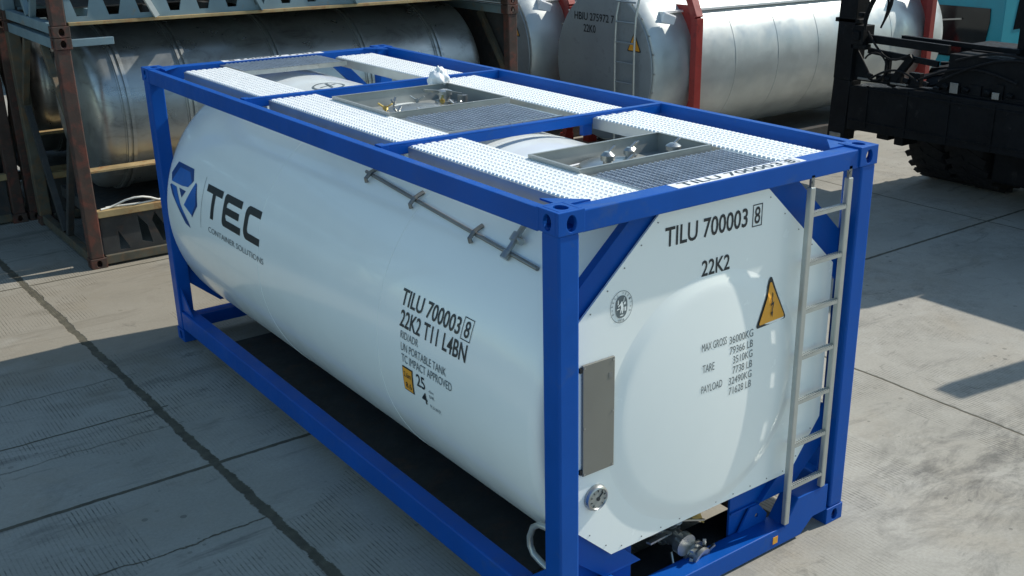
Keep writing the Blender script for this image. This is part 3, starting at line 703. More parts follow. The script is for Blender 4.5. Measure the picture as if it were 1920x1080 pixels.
for x, y, r, h in ((0.98, 0.80, 0.035, 0.10), (1.20, 0.86, 0.03, 0.085), (1.30, 0.95, 0.022, 0.06), (1.50, 0.80, 0.04, 0.08), (1.05, 0.72, 0.02, 0.05)):
    m = MB(); m.lathe((x, y, zf2 + 0.04), (0, 0, 1), [(0, r * 1.5), (0.012, r * 1.5), (0.012, r * 0.8), (h * 0.5, r * 0.8), (h * 0.5, r * 1.2), (h * 0.8, r * 1.2), (h, r * 0.6), (h, 0)], n=14); m.bar((x, y, zf2 + 0.04 + h * 0.9), (x + 0.07, y + 0.02, zf2 + 0.06 + h), 0.014, 0.010); m.build('valve', M['steel'], b2, smooth=35)
m = MB(); m.tube([(0.72 + 0.6 * k / 10, 1.02 + 0.03 * math.sin(k * 0.35), zf2 + 0.014 + 0.008 * math.sin(k * PI / 10)) for k in range(11)], 0.007, n=6); m.build('seal_wire', M['bag'], b2)
# markings on the crown of the tank (far bay) and number strips on the end rails
def on_crown(x, y):
    return (x, y, ZC + math.sqrt((RT + 0.004) ** 2 - (x - XC) ** 2))
k1 = tri_poly(oval(1.15, 4.72, 0.135, 0.155, 32), [oval(1.15, 4.72, 0.118, 0.138, 32)])
letters([k1, poly2d((1.07, 4.70), (1.23, 4.74), (1.23, 4.76), (1.07, 4.72)), poly2d((1.13, 4.62), (1.15, 4.62), (1.19, 4.84), (1.17, 4.84))], on_crown, 'lettering', M['grey_letter'], shell)
for e in (0, 1):
    ya, yb_ = (0.020, 0.110) if e == 0 else (LN - 0.110, LN - 0.020)
    xa, xb = (0.80, 1.80) if e == 0 else (0.72, 1.72)
    m = MB(); m.box(xa, xb, ya, yb_, HT - 0.012, HT - 0.010); st = m.build('number_strip', M['bag'], T)
    zz = HT - 0.0085
    fm = (lambda x, y: (x, y, zz)) if e == 0 else (lambda x, y: (xa + xb - x, ya + yb_ - y, zz))
    letters([text2d('TILU 700003', xa + 0.05, xb - 0.17, ya + 0.012, yb_ - 0.012, 0.01), text2d('8', xb - 0.12, xb - 0.06, ya + 0.014, yb_ - 0.014, 0.01), frame2d(xb - 0.14, xb - 0.04, ya + 0.006, yb_ - 0.006, 0.004)], fm, 'strip_lettering', M['black'], st)
# earthing label and lugs on the bottom beam
m = MB(); m.box(1.745, 1.790, 0.0065, 0.0095, 0.055, 0.105); m.build('small_label', M['orange'], T)
m = MB(); m.prism([(0, 0), (0.26, 0), (0.27, 0.05), (0.18, 0.15), (0.10, 0.15)], [oval(0.17, 0.07, 0.016, 0.016, 10)], (1.55, 0.15, 0.152), (1, 0, 0), (0, 0, 1), 0.012); m.build('earth_lug', M['blue'], T)
# looped handle at the near left post
m = MB(); hx = 0.13
path = [(hx, 0.16, 0.675), (hx, 0.28, 0.680), (hx, 0.36, 0.665), (hx, 0.42, 0.62), (hx, 0.455, 0.54), (hx, 0.452, 0.48), (hx, 0.42, 0.44), (hx, 0.34, 0.42), (hx, 0.16, 0.40)]
m.tube(path, 0.019, n=10); m.build('handle_loop', M['ladder'], T, smooth=60)
# bottom outlet valve
bv = thing('valve', '', '')
for k in ('label', 'category'): del bv[k]
bv.name = 'outlet_valve'; bv.parent = T
m = MB(); m.cyl((1.08, 0.62, 0.30), (1.08, 0.16, 0.26), 0.055); m.cyl((1.08, 0.34, 0.28), (1.08, 0.30, 0.278), 0.10, n=20); m.cyl((1.08, 0.18, 0.262), (1.08, 0.13, 0.258), 0.075, n=20); m.build('valve_body', M['steel'], bv, smooth=35)
for k in range(8):
    m = MB(); an = 2 * PI * k / 8; m.cyl((1.08 + 0.083 * math.cos(an), 0.36, 0.28 + 0.083 * math.sin(an)), (1.08 + 0.083 * math.cos(an), 0.28, 0.276 + 0.083 * math.sin(an)), 0.010, n=8); m.build('bolt', M['steel_dark'], bv)
m = MB(); m.bar((1.02, 0.24, 0.37), (0.78, 0.17, 0.43), 0.035, 0.012); m.bar((1.02, 0.22, 0.33), (0.78, 0.15, 0.385), 0.035, 0.012); m.build('lever', M['steel'], bv)
m = MB(); m.lathe((1.17, 0.17, 0.16), (0.15, -1, -0.25), [(0, 0.085), (0.02, 0.085), (0.02, 0.06), (0.06, 0.06), (0.06, 0.075), (0.085, 0.075), (0.085, 0.05), (0.07, 0.0)], n=20); m.build('outlet_cap', M['steel'], bv, smooth=35)
for k in range(6):
    m = MB(); an = 2 * PI * k / 6; m.bar((1.18 + 0.07 * math.cos(an), 0.11, 0.16 + 0.07 * math.sin(an)), (1.18 + 0.115 * math.cos(an + 0.4), 0.09, 0.16 + 0.115 * math.sin(an + 0.4)), 0.022, 0.012); m.build('cap_lug', M['steel'], bv)
m = MB(); m.tube([(1.02, 0.2, 0.20), (1.0, 0.15, 0.12), (1.06, 0.14, 0.06), (1.16, 0.15, 0.05)], 0.009, n=6); m.build('chain', M['steel'], bv)
m = MB(); m.prism([(0, 0), (0.16, -0.03), (0.22, -0.16)], [], (1.10, 0.22, 0.44), (1, 0, 0), (0, 0, 1), 0.004); m.build('seal_tag', M['brass'], bv)
m = MB(); m.bar((1.06, 0.22, 0.40), (1.28, 0.18, 0.34), 0.012, 0.010); m.cyl((1.06, 0.26, 0.36), (1.06, 0.20, 0.42), 0.04, n=12); m.build('closing_arm', M['steel'], bv, smooth=35)
m = MB(); m.box(0.70, 1.74, 0.70, 0.72, 0.10, 0.75); m.box(0.66, 0.68, 0.19, 0.72, 0.12, 0.75); m.box(1.76, 1.78, 0.21, 0.72, 0.12, 0.75); m.box(0.68, 1.76, 0.20, 0.70, 0.74, 0.75); m.build('valve_recess_shade', M['dark'], T)  # near-black boxes stand in for the shade inside the recess

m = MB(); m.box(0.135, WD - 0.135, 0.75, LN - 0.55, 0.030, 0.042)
m.build('under_tank_shade', M['rackdark'], T)  # dark sheet added in place of the shaded ground under the tank

# white plastic bag
bag = bpy.data.meshes.new('plastic_bag'); bm = bmesh.new(); bmesh.ops.create_icosphere(bm, subdivisions=4, radius=1)
from mathutils import noise as mn
for v in bm.verts:
    d = v.co.copy(); k = 1 + 0.28 * mn.noise(d * 1.7) + 0.16 * mn.noise(d * 4.3 + Vector((3, 1, 2))) + 0.07 * mn.noise(d * 9.0)
    top = 1 - 0.35 * max(0, d.z)
    v.co = Vector((d.x * 0.105 * k * top, d.y * 0.10 * k * top, d.z * 0.085 * k))
zmin = min(v.co.z for v in bm.verts)
for v in bm.verts: v.co.z = max(v.co.z, -0.055)
bm.to_mesh(bag); bm.free(); bag.materials.append(M['bag']); bag.shade_smooth()
bo = bpy.data.objects.new('plastic_bag', bag); COL.objects.link(bo); bo.location = (1.61, 3.66, HT + 0.03); bo.scale = (0.85, 0.75, 1.05)
tag(bo, 'crumpled white plastic bag at the edge of the roof walkway beside the open manhole box', 'plastic bag')

# ------------------------------------------------------------------ rusty tank containers
def lattice_holes(x0, x1, z0, z1, pitch, wtop, wbot, bb):
    hs = []; x = x0 + pitch * 0.5
    while x + wtop / 2 < x1:
        hs.append([(x - wbot / 2, z0 + bb), (x + wbot / 2, z0 + bb), (x + wtop / 2, z1 - bb), (x - wtop / 2, z1 - bb)]); x += pitch
    return hs
def rusty_tank(label, loc, group):
    t = thing('tank_container', label, 'tank container', loc, group)
    for (x, sx) in ((0, 1), (LN, -1)):
        for (y, sy) in ((0, 1), (WD, -1)):
            xs = (0.01, 0.155) if sx > 0 else (LN - 0.155, LN - 0.01); ys = (0.01, 0.15) if sy > 0 else (WD - 0.15, WD - 0.01)
            m = MB(); m.box(xs[0], xs[1], ys[0], ys[1], 0.118, HT - 0.118); po = m.build('corner_post', M['rust'] if sy > 0 else M['rail_olive'], t, bevel=0.012)
            for z, sz in ((0, 0.118), (HT, -0.118)):
                c = MB(); casting(c, x, y, z, sx * 0.178, sy * 0.165, sz); c.build('corner_casting', M['rust'], po, bevel=0.006)
    for y0, y1 in ((0.02, 0.12), (WD - 0.12, WD - 0.02)):
        m = MB(); m.box(0.178, LN - 0.178, y0, y1, 0.03, 0.13); m.build('bottom_side_rail', M['rail_olive'], t, bevel=0.006)
        m = MB(); m.box(0.155, LN - 0.155, y0, y1, 0.58, 0.66); m.build('girder_rail', M['tan'], t, bevel=0.006)
        m = MB(); m.box(0.178, 0.62 if y0 < 1 else LN - 0.178, y0, y1, HT - 0.10, HT - 0.02); m.build('top_side_rail', M['bluegrey'], t, bevel=0.006)
        m = MB(); ym = (y0 + y1) / 2
        m.prism([(0.178, 0.13), (LN - 0.178, 0.13), (LN - 0.178, 0.58), (0.178, 0.58)],
                [[(0.36, 0.16), (0.48, 0.16), (0.36, 0.40)]] + [h for k in range(8) for h in ([(0.62 + 0.66 * k, 0.22), (0.74 + 0.66 * k, 0.18), (0.70 + 0.66 * k, 0.40), (0.60 + 0.66 * k, 0.54)], [(0.86 + 0.66 * k, 0.17), (1.00 + 0.66 * k, 0.17), (0.80 + 0.66 * k, 0.55), (0.76 + 0.66 * k, 0.45)])],
                (0, ym + 0.006, 0), (1, 0, 0), (0, 0, 1), 0.012); m.build('girder_web', M['rackdark'], t)
    for x0, x1 in ((0.03, 0.12), (LN - 0.12, LN - 0.03)):
        m = MB(); m.box(x0, x1, 0.165, WD - 0.165, 0.03, 0.14); m.build('bottom_end_rail', M['rail_olive'], t, bevel=0.006)
        m = MB(); m.box(x0, x1, 0.165, WD - 0.165, HT - 0.13, HT - 0.02); m.build('top_end_rail', M['bluegrey'], t, bevel=0.006)
        xm = (x0 + x1) / 2
        for a, b in (((xm, 1.30, 0.14), (xm, 2.20, 1.55)), ((xm, 1.14, 0.14), (xm, 0.24, 1.55)), ((xm, 2.28, 1.6), (xm, 1.6, 2.45)), ((xm, 0.16, 1.6), (xm, 0.85, 2.45))):
            m = MB(); m.bar(a, b, 0.085, 0.07, (1, 0, 0)); m.build('end_brace', M['rackdark'] if a[2] < 1 else M['rail_olive'], t, bevel=0.004)
    m = MB(); m.box(LN - 0.016, LN - 0.010, 0.17, WD - 0.17, 1.2, HT - 0.01); m.build('sun_blocker', M['rackdark'], t)  # added plate, keeps sun off the tank at this end
    m = MB(); yc, zc, r = WD / 2, 1.63, 0.97
    m.lathe((0.30, yc, zc), (1, 0, 0), [(0.0, 0.0), (0.012, r * 0.35), (0.05, r * 0.68), (0.11, r * 0.88), (0.19, r * 0.975), (0.27, r), (LN - 0.87, r), (LN - 0.79, r * 0.975), (LN - 0.71, r * 0.88), (LN - 0.65, r * 0.68), (LN - 0.612, r * 0.35), (LN - 0.60, 0.0)], n=72)
    sh = m.build('tank_shell', M['tank_dirty'], t, smooth=40)
    for k, xx in enumerate((0.68, 1.42, 2.6, 3.8, 4.9)):
        m = MB(); m.lathe((xx, yc, zc), (1, 0, 0), [(-0.02, r), (-0.02, r + 0.012), (0.0, r + 0.012), (0.0, r + 0.03), (0.03, r + 0.03), (0.03, r + 0.006), (0.06, r + 0.006), (0.06, r + 0.03), (0.10, r + 0.03), (0.10, r)], n=72); m.build('ring', M['tank_dirty'], sh, smooth=30)
    m = MB(); m.box(0.155, LN - 0.155, 0.10, 0.30, 1.085, 1.105); m.build('side_shelf', M['tan'], t)
    m = MB(); m.box(0.25, LN - 0.25, 0.45, WD - 0.45, 0.42, 0.56); m.build('cradle', M['rackdark'], t)
    return t
RX, RY = -0.075, 8.66
rack = rusty_tank('dented silver tank container in a rusty brown frame, directly under the lattice girder frame', (RX, RY, 0), 'rusty framed tank containers in the left stack')
rack2 = copy_tree(rack); rack2.location = (RX - 0.05, RY + 2.62, 0); rack2['label'] = 'rusty framed tank container mostly hidden behind the front one of the left stack'
# short bent bracket and pale hose on the girder
hs = MB(); hs.tube([(0.13 + 0.095 * k - RX * 0, RY + 0.05 + 0.03 * math.sin(k * 1.1), 0.675 + 0.085 * max(0, math.sin((k - 1.5) * PI / 5.5)) if 1 < k < 8 else 0.672) for k in range(9)], 0.012, n=8)
tag(hs.build('hose', M['hose'], smooth=60), 'pale hose arched along the lower side girder of the rusty frame', 'hose')
hs = MB(); hs.tube([(0.20 + 0.08 * k, RY + 0.085 + 0.02 * math.sin(k * 0.8 + 1), 0.672) for k in range(9)], 0.012, n=8)
tag(hs.build('hose', M['hose'], smooth=60), 'straighter pale hose lying flat on the girder behind the arched hose', 'hose')

# upper frames with lattice girders
def lattice_frame(label, loc, group):
    t = thing('lattice_frame', label, 'container frame', loc, group)
    for (x, sx) in ((0, 1), (LN, -1)):
        for (y, sy) in ((0, 1), (WD, -1)):
            xs = (0.01, 0.155) if sx > 0 else (LN - 0.155, LN - 0.01); ys = (0.01, 0.15) if sy > 0 else (WD - 0.15, WD - 0.01)
            m = MB(); m.box(xs[0], xs[1], ys[0], ys[1], 0.118, HT - 0.118); po = m.build('corner_post', M['rust'] if sy > 0 else M['bluegrey'], t, bevel=0.012)
            for z, sz in ((0, 0.118), (HT, -0.118)):
                c = MB(); casting(c, x, y, z, sx * 0.178, sy * 0.165, sz); c.build('corner_casting', M['rust'], po, bevel=0.006)
    for y0, y1 in ((0.02, 0.13), (WD - 0.13, WD - 0.02)):
        m = MB(); ym = (y0 + y1) / 2
        hsx = lattice_holes(0.17, LN - 0.17, 0.15, 0.60, 0.335, 0.29, 0.105, 0.055)
        m.prism([(0.17, 0.15), (LN - 0.17, 0.15), (LN - 0.17, 0.62), (0.17, 0.62)], hsx, (0, ym + 0.01, 0), (1, 0, 0), (0, 0, 1), 0.02); m.build('girder_web', M['bluegrey'], t)
        m = MB(); m.box(0.178, LN - 0.178, y0, y1, 0.115, 0.15); m.build('bottom_flange', M['tan'] if y0 < 1 else M['bluegrey'], t, bevel=0.004)
        m = MB(); m.box(0.155, LN - 0.155, y0, y1, 0.62, 0.72); m.build('girder_rail', M['bluegrey'], t)
        m = MB(); m.box(0.178, LN - 0.178, y0, y1, HT - 0.11, HT - 0.02); m.build('top_side_rail', M['bluegrey'], t)
        for k in range(4):
            m = MB(); m.bar((1.12 + k * 1.25, y0 + 0.01, 0.16), (0.62 + k * 1.25, y0 + 0.01, 1.2), 0.055, 0.06, (0, 1, 0)); m.build('diagonal_strut', M['hose'] if k == 0 else M['bluegrey'], t)
    for x0, x1 in ((0.03, 0.12), (LN - 0.12, LN - 0.03)):
        m = MB(); m.box(x0, x1, 0.165, WD - 0.165, 0.02, 0.13); m.build('bottom_end_rail', M['bluegrey'], t, bevel=0.006)
        m = MB(); m.box(x0, x1, 0.165, WD - 0.165, HT - 0.13, HT - 0.02); m.build('top_end_rail', M['bluegrey'], t)
        xm = (x0 + x1) / 2
        for a, b in (((xm, 1.30, 0.13), (xm, 2.20, 1.35)), ((xm, 1.14, 0.13), (xm, 0.24, 1.35))):
            m = MB(); m.bar(a, b, 0.07, 0.06, (1, 0, 0)); m.build('end_brace', M['bluegrey'], t)
    m = MB(); m.box(0.16, 2.25, 0.40, WD - 0.13, 0.262, 0.275); m.box(2.25, LN - 0.02, 0.13, WD - 0.13, 0.262, 0.275); m.build('deck', M['rackdark'], t)  # deck outline shaped to let sun onto only part of the tank below
    m = MB(); m.box(LN - 0.016, LN - 0.010, 0.17, WD - 0.17, 0.0, 0.62); m.build('glare_blocker', M['rackdark'], t)  # added plate, closes the end gap against sun glare on the tank below
    for k in range(9):
        m = MB(); x = 0.45 + k * 0.64; m.box(x, x + 0.07, 0.13, WD - 0.13, 0.16, 0.26); m.build('floor_beam', M['rackdark'] if k % 3 else M['bluegrey'], t)
    m = MB(); yc, zc, r = WD / 2, 1.63, 0.94
    m.lathe((0.30, yc, zc), (1, 0, 0), [(0.0, 0.0), (0.05, r * 0.68), (0.11, r * 0.88), (0.19, r * 0.975), (0.27, r), (LN - 0.87, r), (LN - 0.79, r * 0.975), (LN - 0.65, r * 0.68), (LN - 0.60, 0.0)], n=48); m.build('tank_shell', M['tank_dirty'], t, smooth=40)
    return t
lf = lattice_frame('blue grey lattice girder frame stacked on top of the front rusty tank container', (RX, RY, HT + 0.006), 'blue grey lattice frames on the left stack')
lf2 = copy_tree(lf); lf2.location = (RX - 0.05, RY + 2.62, HT + 0.006); lf2['label'] = 'blue grey lattice frame of the left stack, behind the front lattice frame'

rack3 = copy_tree(rack); rack3.location = (RX - 6.14, RY + 2.60, 0); rack3['label'] = 'rusty framed tank container in deep shade at the left edge, behind the front stack'
lf3 = copy_tree(lf); lf3.location = (RX - 6.14, RY + 2.60, HT + 0.006); lf3['label'] = 'blue grey lattice frame above the shaded tank container at the left edge'

# ------------------------------------------------------------------ silver swap tanks with red frame posts
SL = 7.45; SY0 = 8.02
def swap_tank(label, loc, group, nums):
    t = thing('tank_container', label, 'tank container', loc, group)
    yc, zc, r = 1.26, 1.50, 1.235
    m = MB(); m.lathe((0.0, yc, zc), (1, 0, 0), [(0.0, 0.0), (0.004, r * 0.86), (0.006, r * 0.90), (0.03, r * 0.945), (0.10, r * 0.975), (0.24, r * 0.99), (0.5, r), (SL - 0.36, r), (SL - 0.16, r * 0.985), (SL - 0.05, r * 0.93), (SL, r * 0.8), (SL, 0)], n=96)
    sh = m.build('tank_shell', M['tank_silver'], t, smooth=35)
    m = MB(); m.lathe((-0.022, yc, zc), (1, 0, 0), [(0.0, 0.0), (0.0, r * 0.90), (0.010, r * 0.925), (0.020, r * 0.93)], n=96); ep = m.build('end_panel', M['silverend'], t, smooth=30)
    for k in range(1, 6):
        m = MB(); m.lathe((0.7 + k * 1.0, yc, zc), (1, 0, 0), [(0, r), (0, r + 0.004), (0.03, r + 0.004), (0.03, r)], n=96); m.build('cladding_band', M['tank_silver'], sh, smooth=30)
    for k in range(26):
        m = MB(); an = 2 * PI * k / 26; m.cyl((0.02, yc + r * 0.955 * math.cos(an), zc + r * 0.955 * math.sin(an)), (0.005, yc + r * 0.955 * math.cos(an), zc + r * 0.955 * math.sin(an)), 0.014, n=8); m.build('clip', M['steel'], ep)
    # red frame hoops: posts follow the tank, castings at foot and head
    for x in (0.66, 6.62):
        for s in (0, 1):
            f = (lambda a: a) if s == 0 else (lambda a: 2.52 - a)
            m = MB()
            m.bar((x + 0.07, f(0.03), 0.12), (x + 0.07, f(-0.055), 0.75), 0.14, 0.12, (0, 1, 0)); m.bar((x + 0.07, f(-0.055), 0.75), (x + 0.07, f(-0.06), 2.28), 0.14, 0.12, (0, 1, 0)); m.bar((x + 0.07, f(-0.06), 2.28), (x + 0.07, f(0.10), 2.60), 0.14, 0.12, (0, 1, 0)); m.bar((x + 0.07, f(0.10), 2.60), (x + 0.07, f(0.10), 2.80), 0.14, 0.12, (0, 1, 0))
            m.box(x - 0.02, x + 0.16, f(0.10) - 0.08, f(0.10) + 0.08, 2.78, 2.90); m.box(x - 0.02, x + 0.16, f(0.05) - 0.08, f(0.05) + 0.08, 0.0, 0.12)
            m.build('frame_post', M['red'], t, bevel=0.006)
            # curved saddle web between post and tank
            m = MB(); pts = []
            for k in range(13):
                an = R_(-50 + 100 * k / 12); pts.append((yc - (r + 0.002) * math.cos(an), zc + (r + 0.002) * math.sin(an)))
            outer = pts + [(0.0, 2.45), (-0.0, 0.55)]
            if s: outer = [(2.52 - a, b) for a, b in outer]
            m.prism(outer, [], (x + 0.12, 0, 0), (0, 1, 0), (0, 0, 1), 0.01); m.build('saddle_web', M['red'], t)
    for y0, y1 in ((0.10, 0.24), (2.28, 2.42)):
        m = MB(); m.box(0.82, 6.60, y0, y1, 0.02, 0.20); m.build('bottom_side_rail', M['rackdark'], t)  # dark colour stands in for the shade under the tank
    m = MB(); m.box(0.4, SL - 0.3, 0.85, 1.70, zc + r + 0.005, zc + r + 0.03); m.build('walkway', M['alu'], t)
    m = MB(); m.box(0.35, SL - 0.3, 0.30, 0.42, 2.34, 2.37); m.build('side_gutter', M['alu'], t)
    m = MB(); m.bar((0.34, 0.34, 2.30), (0.56, 0.30, 2.22), 0.16, 0.16); m.build('white_box', M['bag'], t, bevel=0.02)  # plain white box at the upper corner of the tank
    # ladder on the end
    ld = thing('ladder', '', '')
    for k in ('label', 'category'): del ld[k]
    ld.parent = t
    for yy in (0.395, 0.835):
        m = MB(); m.tube([(0.06, yy, 2.86), (-0.03, yy, 2.60), (-0.10, yy, 2.30), (-0.12, yy, 1.9), (-0.12, yy, 0.25)], 0.018, n=8); m.build('stile', M['ladder'], ld, smooth=50)
    for k in range(8):
        m = MB(); z = 0.42 + 0.30 * k; m.cyl((-0.115, 0.395, z), (-0.115, 0.835, z), 0.014, n=8); m.build('rung', M['silverend'], ld)
    px = -0.026
    warning(t, -0.505, 1.79, 0.31, 0.29, lambda a, b: (px, -a, b), lambda a, b: (px - 0.003, -a, b), lambda a, b: (px - 0.006, -a, b))
    for tx, a, b, z0, z1, mt in nums: letters([text2d(tx, -a, -b, z0, z1, 0.01)], lambda p, q: (px, -p, q), 'lettering', mt, ep)
    return t
nums = [('CLEAN TANK'[:5] if False else 'HBIU 275972 7', 1.95, 0.98, 2.165, 2.285, M['black']), ('22K0', 1.72, 1.42, 1.985, 2.105, M['black'])]
st1 = swap_tank('silver tank container with red posts and a black serial number on its grey end', (8.05, SY0, 0), 'silver tank containers with red frames', nums)
st2 = copy_tree(st1); st2.location = (7.82, SY0 + 2.78, 0); st2['label'] = 'shaded silver tank container with red frame, just behind the numbered one'
st3 = copy_tree(st1); st3.location = (7.6, SY0 + 5.56, 0); st3['label'] = 'farthest silver tank container, dark between the rusty posts of the left stack'
st4 = copy_tree(st1); st4.location = (7.4, SY0 + 8.34, 0); st4['label'] = 'rearmost silver tank container, hidden behind the row of red framed tanks'

# ------------------------------------------------------------------ reach stacker at the right
rs_ = thing('reach_stacker', 'black reach stacker with hydraulic spreader, hanging leg and large front tyre, at the right edge', 'reach stacker', (11.5, 3.0, 0))
def rb(name, mat, mb, bevel=0.01, par=None):
    mb.v = [(a - 11.5, b - 3.0, c) for a, b, c in mb.v]; return mb.build(name, mat, par or rs_, bevel=bevel)
m = MB()
m.bar((10.0, 6.10, 0.62), (10.0, 6.06, 1.5), 0.30, 0.26, (1, 0, 0)); m.bar((10.0, 6.06, 1.5), (10.0, 6.02, 4.15), 0.30, 0.28, (1, 0, 0))
m.prism([(0.0, 0.0), (0.35, 0.0), (0.0, 0.45)], [], (9.98, 5.92, 1.52), (0, -1, 0), (0, 0, 1), 0.03)
m.box(9.86, 10.02, 5.84, 6.26, 2.30, 2.36); leg = rb('spreader_leg', M['black_paint'], m)
m = MB(); m.box(9.84, 10.1, 5.74, 5.93, 2.02, 2.28); m.box(9.80, 9.90, 5.78, 5.90, 2.08, 2.20); m.box(9.86, 10.0, 5.70, 5.95, 1.95, 2.02); m.cyl((9.86, 5.80, 2.40), (9.86, 5.80, 2.46), 0.05); rb('hydraulic_block', M['black_paint'], m, par=None)
m = MB(); m.bar((10.0, -0.08, 0.62), (10.0, -0.05, 4.15), 0.26, 0.22, (1, 0, 0)); rb('spreader_leg', M['black_paint'], m)
m = MB(); m.box(9.86, 10.12, 6.0, 6.2, 0.60, 0.72); rb('lifting_shoe', M['steel_dark'], m)
m = MB()
m.prism([(0.05, 0.92), (5.92, 0.80), (5.92, 1.42), (4.7, 1.50), (0.05, 1.50)], [], (9.88, 0, 0), (0, 1, 0), (0, 0, 1), 0.44)
rb('spreader_beam', M['black_paint'], m, 0.012)
m = MB(); m.box(10.05, 10.4, 5.3, 5.5, 0.70, 0.84); m.box(10.05, 10.4, 5.05, 5.2, 0.66, 0.86); rb('twist_lock', M['black_paint'], m)
m = MB(); m.bar((10.0, 5.92, 2.10), (10.0, 4.45, 2.07), 0.06, 0.11); m.bar((10.3, 5.4, 2.12), (10.3, 3.6, 2.10), 0.08, 0.06); m.bar((10.02, 5.75, 1.93), (10.02, 4.6, 1.86), 0.05, 0.08); rb('guide_rail', M['black_paint'], m, 0.004)
m = MB(); m.box(9.98, 10.05, 5.36, 5.43, 1.50, 1.92); m.bar((10.0, 5.0, 1.92), (10.0, 5.28, 1.55), 0.08, 0.10); m.bar((10.0, 5.28, 1.56), (10.0, 5.30, 1.48), 0.08, 0.10); rb('strut', M['black_paint'], m, 0.004)
m = MB(); m.prism([(4.42, 1.50), (4.68, 1.50), (4.42, 1.92)], [], (10.06, 0, 0), (0, 1, 0), (0, 0, 1), 0.05); m.box(10.0, 10.5, 0.4, 4.44, 1.50, 2.02); m.box(10.5, 11.2, 1.0, 4.6, 1.3, 2.08); rb('carriage', M['black_paint'], m)
m = MB(); m.box(9.96, 10.06, 0.7, 5.9, 1.50, 1.53)
for k in range(16):
    yy = 0.8 + 0.31 * k; m.box(9.97, 10.06, yy, yy + 0.10 + 0.08 * (k % 3), 1.50, 1.56 + 0.05 * (k * 7 % 4)); m.cyl((9.955, yy + 0.16, 1.58), (9.955, yy + 0.24, 1.60), 0.03 + 0.01 * (k % 2), n=10)
rb('valve_bank', M['black_paint'], m, 0.004)
for yy, w_, h_ in ((4.22, 0.12, 0.14), (3.62, 0.10, 0.09), (5.62, 0.22, 0.03), (5.02, 0.26, 0.025)):
    m = MB(); m.box(9.935, 9.955, yy, yy + w_, 1.52, 1.52 + h_); rb('bracket', M['steel_dark'], m, 0.004)
for a in range(3):
    m = MB(); r0 = 0.28 + 0.04 * a; m.tube([(9.85 - 0.02 * a, 5.72 - r0 * 0.62 * (1 - math.cos(R_(k * 20))), 2.42 + 0.34 * math.sin(R_(k * 20 - 35)) + 0.05 * a) for k in range(13)], 0.014, n=8)
    m.v = [(p - 11.5, q - 3.0, w) for p, q, w in m.v]; m.build('hydraulic_hose', M['rubber'], rs_, smooth=60)
m = MB(); m.tube([(9.93, 5.56 + 0.20 * math.cos(R_(k * 20 + 30)), 1.73 + 0.19 * math.sin(R_(k * 20 + 30))) for k in range(15)], 0.014, n=8); m.v = [(p - 11.5, q - 3.0, w) for p, q, w in m.v]; m.build('hydraulic_hose', M['rubber'], rs_, smooth=60)
m = MB(); m.box(10.5, 17.0, 1.5, 3.9, 0.30, 1.75); m.box(15.6, 18.0, 1.3, 4.7, 0.8, 2.5); rb('chassis', M['black_paint'], m, 0.03)
m = MB(); m.bar((10.3, 3.1, 4.35), (16.8, 3.1, 3.5), 0.85, 0.9); rb('boom', M['black_paint'], m, 0.02)
m = MB(); m.box(10.35, 10.75, 1.75, 3.70, 2.03, 3.62); m.box(10.37, 10.72, 1.75, 3.70, 3.76, 3.95); m.box(10.37, 10.72, 2.2, 2.4, 3.62, 3.76); m.box(10.37, 10.72, 3.1, 3.3, 3.62, 3.76); m.box(10.42, 10.70, 1.85, 4.40, 1.6, 2.04); m.box(10.40, 10.70, 3.70, 4.42, 2.80, 3.9); rb('mast', M['black_paint'], m, 0.01)
m = MB()
for k in range(9): m.box(9.862, 9.882, 0.3 + 0.66 * k, 0.33 + 0.66 * k, 0.86, 1.46)
m.box(9.86, 9.882, 0.1, 5.9, 1.40, 1.425); m.box(9.86, 9.882, 0.1, 5.9, 0.93, 0.95); rb('beam_ribs', M['black_paint'], m, 0.003)
for k, (ya, yb2, za, zb2, dz) in enumerate(((4.9, 3.4, 1.60, 1.75, 0.18), (4.5, 2.6, 1.66, 1.9, 0.25), (5.6, 4.8, 1.56, 1.60, 0.14), (4.3, 3.0, 1.95, 2.0, 0.12), (5.72, 5.0, 2.2, 1.95, -0.2))):
    m = MB(); m.tube([(9.95 - 0.02 * k % 0.05, ya + (yb2 - ya) * j / 10, za + (zb2 - za) * j / 10 + dz * math.sin(PI * j / 10)) for j in range(11)], 0.016, n=8); rb('hydraulic_hose', M['rubber'], m, None)
m = MB(); m.box(10.20, 10.55, -3.2, 1.75, 1.53, 2.62); m.box(10.22, 10.5, -3.2, 1.75, 2.76, 2.95); m.box(10.22, 10.5, 0.2, 0.45, 2.62, 2.76); m.box(10.22, 10.5, -1.6, -1.4, 2.62, 2.76); rb('spreader_housing', M['black_paint'], m, 0.01)
m = MB(); m.box(11.6, 13.4, 1.6, 3.4, 1.8, 3.6); rb('operator_cab', M['black_paint'], m, 0.05)
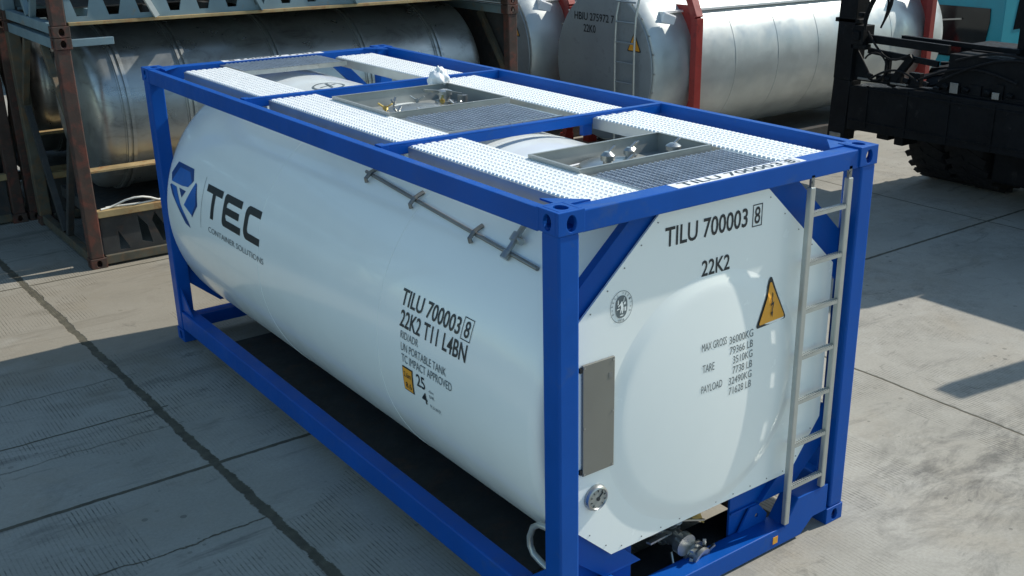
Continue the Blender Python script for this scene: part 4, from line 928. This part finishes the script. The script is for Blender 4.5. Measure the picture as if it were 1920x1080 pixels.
def wheel(x, y, r, w):
    e = bpy.data.objects.new('wheel', None); COL.objects.link(e); e.parent = rs_; e.location = (x - 11.5, y - 3.0, r)
    q = MB(); q.lathe((0, -w / 2, 0), (0, 1, 0), [(0.06, r * 0.58), (0.0, r * 0.66), (0.0, r * 0.86), (0.05, r * 0.95), (0.13, r * 0.975), (w - 0.13, r * 0.975), (w - 0.05, r * 0.95), (w, r * 0.86), (w, r * 0.66), (w - 0.06, r * 0.58)], n=48)
    for k in range(26):
        an = 2 * PI * k / 26
        for s in (-1, 1):
            a2 = an + (0.5 if s > 0 else 0) * 2 * PI / 26
            c, s2 = math.cos(a2), math.sin(a2)
            q.bar((c * r * 0.965, s * w * 0.05, s2 * r * 0.965), (math.cos(a2 + 0.16) * r * 0.955, s * w * 0.505, math.sin(a2 + 0.16) * r * 0.965), 0.085, 0.045, (c, 0, s2))
    q.build('tyre', M['rubber'], e, smooth=35)
    q = MB(); q.lathe((0, -w / 2 + 0.05, 0), (0, 1, 0), [(0.1, 0.0), (0.1, r * 0.3), (0.05, r * 0.34), (0.0, r * 0.58), (w - 0.1, r * 0.58), (w - 0.15, r * 0.34), (w - 0.2, 0)], n=32); q.build('rim', M['black_paint'], e, smooth=35)
for y in (4.97, 4.30, 1.70, 1.03): wheel(11.25, y, 0.87, 0.62)
for y in (4.3, 1.7): wheel(16.4, y, 0.80, 0.55)

# teal vehicle cab behind the tanks
tv = thing('truck', 'teal vehicle cab with dark windscreen behind the silver tank at the upper right', 'truck', (17.5, 10.5, 0))
def tb(name, mat, mb, par=None, bevel=0.02): return mb.build(name, mat, par or tv, bevel=bevel)
m = MB()
sec = [(-0.05, 0.55), (2.4, 0.55), (2.4, 3.0), (0.25, 3.0), (-0.05, 2.4)]
m.prism(sec, [], (0, 0.0, 0), (1, 0, 0), (0, 0, 1), 2.4); cab = tb('cab', M['teal'], m)
cab.location = (0, 0, 0)
def quad(name, mat, pts, par):
    q = MB(); q.add(pts, [(0, 1, 2, 3)]); return q.build(name, mat, par, fix=False)
m = MB(); m.prism([(-2.02, 0.85), (-0.14, 0.85), (-0.14, 1.86), (-2.10, 1.86), (-2.12, 1.6)], [], (-0.075, 0, 0), (0, 1, 0), (0, 0, 1), 0.02); ws = tb('lower_window', M['glass'], m, cab, None)
m = MB(); m.prism([(-2.2, 2.08), (-0.14, 2.08), (-0.14, 2.36), (-2.2, 2.36)], [], (-0.075, 0, 0), (0, 1, 0), (0, 0, 1), 0.02); tb('windscreen', M['glass'], m, cab, None)
m = MB(); m.bar((-0.10, -0.9, 1.55), (-0.10, -1.5, 1.62), 0.02, 0.03); tb('wiper', M['steel'], m, cab, None)
m = MB(); m.prism([(0.35, 1.45), (1.7, 1.45), (1.7, 2.75), (0.55, 2.75)], [], (0, -2.40, 0), (1, 0, 0), (0, 0, 1), 0.012); tb('side_window', M['glass'], m, cab, None)
m = MB(); m.box(2.4, 8.0, -2.2, -0.2, 0.8, 1.1); tb('chassis', M['black_paint'], m)
for x in (0.9, 5.6):
    for y in (-2.3, -0.1):
        m = MB(); m.lathe((x, y - 0.15, 0.5), (0, 1, 0), [(0, 0.28), (0, 0.46), (0.04, 0.5), (0.26, 0.5), (0.3, 0.46), (0.3, 0.28)], n=28); m.build('wheel', M['rubber'], tv, smooth=35)

# dark container wall closing the yard behind the tanks
for k in range(7):
    cname = thing('shipping_container', '', 'shipping container', (2.0 + k * 6.3, 22.0, 0) if k < 4 else (26.0, 21.5 - (k - 4) * 6.3, 0), 'dark containers along the back of the yard')
    if k >= 4: cname.rotation_euler = (0, 0, -PI / 2)
    cname['label'] = 'dark steel shipping container in the shaded row at the back of the yard'
    m = MB(); pts = []
    q = 44
    for j in range(q):
        x = 0.1 + 5.85 * j / q; pts += [(x, 0.0 if (j % 2) else 0.035)]; pts += [(x + 5.85 / q * 0.7, 0.0 if (j % 2) else 0.035)]
    outer = [(0.1, 2.3), *pts, (5.95, 0.0), (5.95, 2.3)]
    m.prism(outer[::-1], [], (0, 0, 0.1), (1, 0, 0), (0, 1, 0), 5.2); m.build('body', M['rackdark'], cname)
